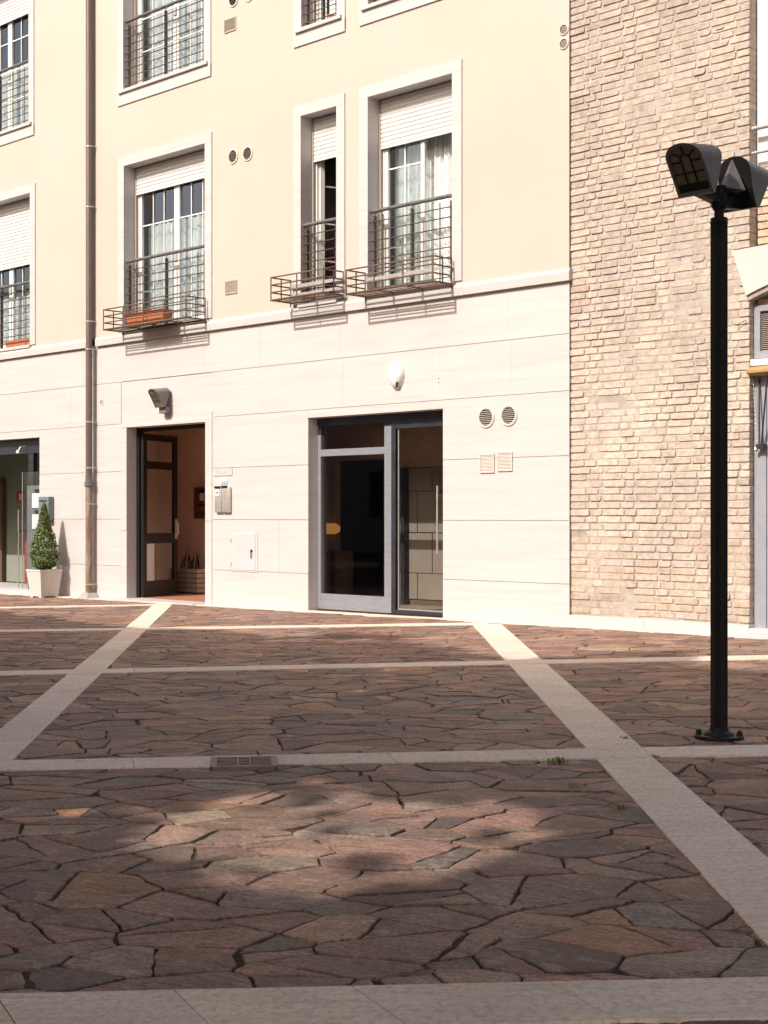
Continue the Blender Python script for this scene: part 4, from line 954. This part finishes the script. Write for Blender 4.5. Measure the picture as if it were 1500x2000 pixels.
while z < 8.3:
    x = -.02-(.235 if row % 2 else 0); long_ = bool(row % 2 == 0); jt = .019; wob = rr.uniform(-.003,.003)
    while x < XR-.03:
        l = (.285 if long_ else .150)+rr.uniform(-.012,.012)
        if rr.random() < .05: l *= .7
        x2 = x+l
        if x2 > XR-.10: x2 = XR-.004
        a, b = max(x, .006), x2
        if b-a > .03:
            col = rr.choices([p[0] for p in BP], bw)[0]; k_ = rr.uniform(.94,1.05)
            # lower courses are warmer, a patch near the left is yellower
            if z < 1.0 and rr.random() < .6: col = (col[0]*.98, col[1]*.90, col[2]*.82)
            if .05 < z < .32: col = tuple(c_*.80 for c_ in col)
            py = noise.noise(Vector((a*.9, z*.8, 3))); k_ *= 1-.13*min(1,max(0,(z-2.5)/3))-.10*max(0,noise.noise(Vector((a*.7,z*.5,8))))
            dy = rr.gauss(0,.003)+(.006 if py > .18 else 0)      # mortar smeared almost flush here
            zw = wob+noise.noise(Vector((a*1.3, z*2, 9)))*.006
            col = tuple(.62*c1+.38*c2 for c1, c2 in zip(col, (.53,.455,.385)))
            brick(a, b, z+.0082+zw, z+pitch-.0082+zw, YB+dy-.002, tuple(c_*k_ for c_ in col), right=(x2 >= XR-.005))
        x = x2+jt+rr.uniform(-.004,.005); long_ = not long_
    z += pitch; row += 1
part('brickwork', V, M['brick'], BB, usecol=True)
V = MB(); V.box(0.012,1.02,-.022,.03,-.05,.130,bev=.003); V.box(1.023,2.30,-.022,.16,-.05,.132,bev=.003); part('plinth', V, M['trav'], BB)
V = MB(); V.box(.003,.011,.012,.03,.13,8.0); part('joint_shadow_strip', V, M['darkvoid'], BB)  # solid strip in dark colour, standing for the shaded joint
# recess to the right: upper white wall, brick band, cream arch, louvred window, door
V = MB(); V.box(2.295,8,.16,.3,4.83,8.4); part('white_wall', V, M['whitewall'], BB)
V = MB(); x = 2.30; z = 3.4; row = 0; YB2, YB = YB, .155
while z < 4.80:
    x = 2.30-(.1 if row % 2 else 0); 
    while x < 3.2:
        l = rr.choice((.15,.285)); brick(max(x,2.30), x+l, z+.006, z+pitch-.006, YB-.002, tuple(c_*rr.uniform(.9,1.1) for c_ in (.56,.46,.33))); x += l+.016
    z += pitch; row += 1
YB = YB2
part('brick_band', V, M['brick'], BB, usecol=True); V = MB(); V.box(2.295,8,.168,.3,3.0,4.83); part('band_mortar', V, M['bmortar'], BB)
pin = [(2.262,3.498),(2.364,3.537),(2.51,3.584),(2.8,3.64),(3.2,3.68),(3.9,3.70),(5.6,3.60)]
V = MB(); V.prism([(2.097,3.975),(2.18,3.75)]+pin+[(5.7,4.1),(4.6,4.25),(3.4,4.12),(2.51,3.99)], -.012, .03); part('cream_arch', V, M['arch'], BB)
V = MB()
for (a, b), (c_, d) in zip(pin, pin[1:]): V.add([(a,.01,b-.001),(c_,.01,d-.001),(c_,.20,d-.001),(a,.20,b-.001),(a,.012,b-.055),(c_,.012,d-.055),(c_,.20,d-.055),(a,.20,b-.055)], [(0,1,5,4),(4,5,6,7),(0,1,2,3)])
part('arch_soffit', V, M['bmortar'], BB)
V = MB(); V.box(2.293,2.36,.10,.16,2.86,3.40); V.box(2.36,5.4,.10,.16,2.86,2.93); V.box(2.36,5.4,.101,.16,3.34,3.40); lv = part('louvre_window', V, M['greydoor'], BB)
V = MB()
for k in range(22): zz = 2.935+k*.0195; V.add([(2.36,.12,zz),(5.4,.12,zz),(5.4,.145,zz+.013),(2.36,.145,zz+.013)], [(0,1,2,3)])
part('slat', V, M['greyvent'], lv); V = MB(); V.box(2.30,5.4,.162,.17,2.8,4.3); part('backing', V, M['darkvoid'], lv)
V = MB(); V.box(2.293,5.4,.02,.158,2.775,2.845,bev=.01); part('window_ledge', V, M['white'], BB)
V = MB(); V.box(2.296,2.43,.10,.16,.10,2.70); V.box(2.43,2.445,.115,.16,.10,2.70); V.box(2.445,3.6,.105,.16,.10,2.70); dr = part('door', V, M['greydoor'], BB)
V = MB(); V.add([(2.56,.1035,.42),(3.4,.1035,.42),(3.4,.1035,1.45),(2.56,.1035,1.45)], [(0,1,2,3)]); V.add([(2.56,.1035,1.62),(3.4,.1035,1.62),(3.4,.1035,2.5),(2.56,.1035,2.5)], [(0,1,2,3)]); part('pane', V, M['greyvent'], dr)
V = MB(); V.box(2.12,5.4,-.16,.16,-.02,.05,bev=.004); V.box(2.302,5.4,-.02,.158,.051,.10,bev=.004); part('step', V, M['trav'], BB)
for i_, z in enumerate((5.205,4.955)):
    V = MB(); V.tube([(2.30,.05,z),(6,.05,z)], .022 if i_ == 0 else .016, 10); part('wall_rail', V, M['greybar'], BB, smooth=True)
aw = thing('yellow_awning', 'folded yellow awning edge over the grey door at the right edge', 'awning', (3.0,.0,2.70))
V = MB(); V.add([(2.27,.06,2.675),(5.2,.06,2.675),(5.2,-.14,2.73),(2.29,-.05,2.70),(2.27,.06,2.78),(5.2,.06,2.80),(5.2,-.14,2.78),(2.29,-.05,2.725)], [(0,1,2,3),(4,5,6,7),(0,1,5,4),(1,2,6,5),(2,3,7,6),(3,0,4,7)]); part('canopy', V, M['yellow'], aw)
V = MB(); V.tube([(2.36,.085,2.66),(2.40,.02,1.95)], .009, 6) ; V.tube([(2.55,-.08,2.68),(2.40,.06,1.98)], .009, 6); V.box(2.36,2.44,.02,.10,1.93,1.98); part('arm', V, M['key'], aw)
V = MB(); k = 0
while k < 34:
    zz = 2.66-k*.022; V.tube([(2.312+.0012*k,.04+(.004 if k % 2 else 0),zz),(2.312+.0012*k+.006,.04,zz-.011),(2.312+.0012*k,.04,zz-.02)], .0022, 4); k += 1
V.tube([(2.34,.04,1.93),(2.36,.04,1.92)], .022, 8); part('chain', V, M['steel'], aw)
# iron hook and vent on the bricks
V = MB(); V.tube([(2.17,0.015,3.20),(2.165,-.02,3.20),(2.20,-.022,3.225),(2.262,.0,3.245)], .004, 5); single('iron_hook', V, M['iron'], 'bent iron wire hook on the bricks below the cream arch', 'hook', (2.17,0,3.2))
V = MB(); V.tube([(2.02,.02,.42),(2.02,-.006,.42)], [.05,.045], 14); single('wall_disc', V, M['greyvent'], 'small grey metal disc low on the bricks right of the lamp post', 'disc', (2.02,0,.42), smooth=True)
V = MB(); V.box(1.895,1.985,.006,.02,6.30,6.335,bev=.005); single('brick_stain_plate', V, M['bmortar'], 'small dark anchor plate high on the brick wall near its right corner', 'anchor plate', (1.94,0,6.3))

# ------------------------------------------------------------------ lamp post
PX, PY = 5.85, -6.30; pz = gz(PX)
lp = thing('lamp_post', 'black fluted lamp post with hooded lamp heads on the paving', 'street lamp', (PX,PY,pz))
V = MB(); n = 24; vs = []; fs = []; zz_ = [pz+.05,pz+2.82]
for z in zz_:
    for k in range(n*2): r = .0465 if k % 2 else .0425; a = 2*PI*k/(2*n); vs.append((PX+r*math.cos(a), PY+r*math.sin(a), z))
V.add(vs, [(k,(k+1)%(2*n),(k+1)%(2*n)+2*n,k+2*n) for k in range(2*n)]); V.tube([(PX,PY,pz+2.815),(PX,PY,pz+2.845)], [.0485,.046], 24); part('pole', V, M['black'], lp)
V = MB(); V.tube([(PX,PY,pz+.0),(PX,PY,pz+.014),(PX,PY,pz+.018)], [.133,.133,.128], 40); part('base_plate', V, M['black'], lp, smooth=True)
V = MB(); V.tube([(PX,PY,pz+.018),(PX,PY,pz+.03),(PX,PY,pz+.042),(PX,PY,pz+.06)], [.085,.078,.055,.05], 32); part('base_collar', V, M['black'], lp, smooth=True)
for k in range(4):
    a = R(28+90*k); bx, by = PX+.11*math.cos(a), PY+.11*math.sin(a)
    V = MB(); V.tube([(bx,by,pz+.016),(bx,by,pz+.026),(bx,by,pz+.04),(bx,by,pz+.046)], [.017,.017,.013,.004], 12); part('bolt', V, M['black'], lp, smooth=True)
V = MB(); V.tube([(PX,PY,pz+2.83),(PX,PY,pz+2.90)], .027, 16); V.tube([(PX,PY,pz+2.89),(PX,PY,pz+2.91),(PX,PY,pz+3.0),(PX,PY,pz+3.02)], [.032,.043,.045,.04], 20); part('neck', V, M['black'], lp, smooth=True)
V = MB(); V.add([(-.055,-.055,0),(.055,-.055,-.01),(.055,.055,-.01),(-.055,.055,0),(-.004,0,.165),(.004,0,.165)], [(0,1,5,4),(1,2,5),(2,3,4,5),(3,0,4),(0,3,2,1)]); mt = Matrix.Translation((PX+.05,PY+.05,pz+3.0)) @ Matrix.Rotation(YAW+R(12),4,'Z'); V.v = [tuple(mt @ Vector(v)) for v in V.v]; part('gusset', V, M['lamp'], lp)
# outward directions measured around the post; local -y is outward
for k, a in enumerate((-46, 132)):
    mt = Matrix.Translation((PX,PY,pz+2.94)) @ Matrix.Rotation(YAW+R(a),4,'Z') @ Matrix.Translation((0,-.20,(0 if k == 0 else -.02)))
    hood(.225,.285,.165,M['lamp'],M['lens'],'lamp_head',lp,mt,back=.07)
    V = MB(); V.add([(-.02,-.02,.0),(.02,-.02,.0),(.03,.19,-.02),(-.03,.19,-.02),(-.02,.01,.10),(.02,.01,.10),(.02,.19,.05),(-.02,.19,.05)], [(0,1,2,3),(4,5,6,7),(0,1,5,4),(1,2,6,5),(2,3,7,6),(3,0,4,7)]); V.v = [tuple(mt @ Vector(v)) for v in V.v]; part('arm', V, M['black'], lp)

# ------------------------------------------------------------------ trees behind and left of the camera that shade the square
shade_edge = [(-16,-3.0),(-7.3,-2.9),(-4.9,-3.4),(-3.4,-3.5),(-2.6,-3.0),(-1.25,-3.5),(-1.25,-2.2),(.4,-2.7),(2.1,-3.5),(2.5,-2.3),(2.8,-1.8),(3.5,-2.9),(4.1,-3.0),(9,-2.5),(16,-2.5)]
ex_, ey_ = zip(*shade_edge)
GAPS = [(-.6,-3.2,.6,.25,40),(3.7,-2.5,.5,.25,30)]
PATCH = [(5.66, -10.16), (5.16, -9.32), (5.19, -8.6), (5.93, -8.66), (6.15, -8.33), (6.61, -8.6), (6.96, -9.53), (6.94, -10.12), (6.46, -10.24)]
def inpoly(x, y, P):
    c = False
    for (a, b), (d, e) in zip(P, P[1:]+P[:1]):
        if (b > y) != (e > y) and x < (d-a)*(y-b)/(e-b)+a: c = not c
    return c
def lit(gx, gy):
    n_ = noise.noise_vector(Vector((gx*2.5, gy*2.5, 2)))
    if inpoly(gx+n_.x*.12, gy+n_.y*.12, PATCH):
        # more leaves kept along a line, to cast a dark streak
        return .45 if abs((gx-5.75)*.55+(gy+9.15)*.83) < .04 else .985
    if gy > np.interp(gx, ex_, ey_)+.25*noise.noise(Vector((gx*1.3, gy*1.3, 5))): return 1.0
    if ((gx-5.15+n_.x*.15)/.62)**2+((gy+9.95+n_.y*.15)/.34)**2 < 1: return .8
    for (a, b, ra, rb, an) in GAPS:
        dx, dy = gx-a, gy-b; c_, s_ = math.cos(R(an)), math.sin(R(an)); u, v_ = (dx*c_+dy*s_)/ra, (-dx*s_+dy*c_)/rb
        if u*u+v_*v_ < 1: return .80+.25*noise.noise(Vector((gx*2.2,gy*2.2,1)))
    return 0.0
trees = [(-10.5,-13.0),(-4.0,-14.2),(1.5,-17.5),(6.5,-20.5),(12.0,-18.0),(-16.5,-13.5)]
crown = {k: [] for k in range(len(trees))}
kx, ky = -S.x/S.z, -S.y/S.z      # ground shift per metre of height
cl = 0
while cl < 5300:
    gx, gy = random.uniform(-17,14), random.uniform(-15.5,-1.8)
    if cl > 3700: gx, gy = random.uniform(2,12), random.uniform(-14.5,-7.5)  # extra unseen leaf clusters added to darken the near ground
    h = random.triangular(5.3,9.6,7.0)
    if lit(gx, gy): continue
    cx, cy = gx-kx*h, gy-ky*h; cl += 1
    k = min(range(len(trees)), key=lambda q: (trees[q][0]-cx)**2+(trees[q][1]-cy)**2)
    q = rng.normal(size=(46,3))*np.array([.33,.33,.26])+np.array([cx,cy,h])
    for p in q:
        g0, g1 = p[0]+kx*p[2], p[1]+ky*p[2]; l_ = lit(g0, g1)
        if l_ and random.random() < l_: continue  # leaves dropped where sun is wanted on the ground
        f_, r_ = vis(p[0], p[1])
        if f_ > 0 and p[2] < 1.25+.37*f_+.15 and abs(r_) < .30*f_+.25: continue
        crown[k].append(p)
lab = ['leafy plane tree left of the square, out of the picture','leafy plane tree behind the photographer to the left','leafy plane tree behind the photographer','leafy plane tree far behind the photographer','leafy plane tree behind the photographer to the right','leafy plane tree at the far left of the square']
for k, (x, y) in enumerate(trees):
    t = thing('plane_tree', lab[k], 'tree', (x,y,gz(x)), 'plane trees around the square')
    V = MB(); z = gz(x)-.05; V.tube([(x,y,z),(x,y,z+.4),(x+.05,y+.05,z+3),(x+.1,y,z+5.5)], [.26,.19,.16,.12], 14)
    pts = np.array(crown[k]); 
    for b in range(9):
        e = pts[rng.integers(len(pts))]; s0 = Vector((x+.08,y+.02,z+3.6+b*.22)); e = Vector(e); mdl = s0.lerp(e,.5)+Vector((0,0,.35))
        # keep limbs out of the view
        f_, r_ = vis(mdl.x, mdl.y)
        if f_ > 0 and abs(r_) < .33*f_ and mdl.z < 1.6+.37*f_: continue
        V.tube([s0, mdl, e], [.09,.055,.02], 7)
    part('trunk', V, M['bark'], t, smooth=True)
    o = bpy.data.objects.new('crown', leafmesh('crown', pts, .235, M['treeleaf'], t.location, -.1, ratio=.8)); C.objects.link(o); o.parent = t
# building on the opposite side of the square (seen only in the glass)
OB = thing('opposite_building', 'plain cream building across the square, seen only as a reflection', 'building', (-22,-26,0))
wins = [(-40+i*3.4,-38.8+i*3.4,1.2+j*3.3,2.9+j*3.3) for i in range(9) for j in range(2)]
V = holes_wall(-42,-6,-.5,7.2,wins,.2); V.v = [(x,-26-y,z) for x,y,z in V.v]; part('wall', V, M['farwall'], OB)
V = MB(); V.box(-42,-6,-36,-26.25,-.5,7.1); part('body', V, M['darkvoid'], OB)
V = MB(); V.box(-42.3,-5.7,-36.3,-25.7,7.2,7.4); part('roof', V, M['farwall'], OB)
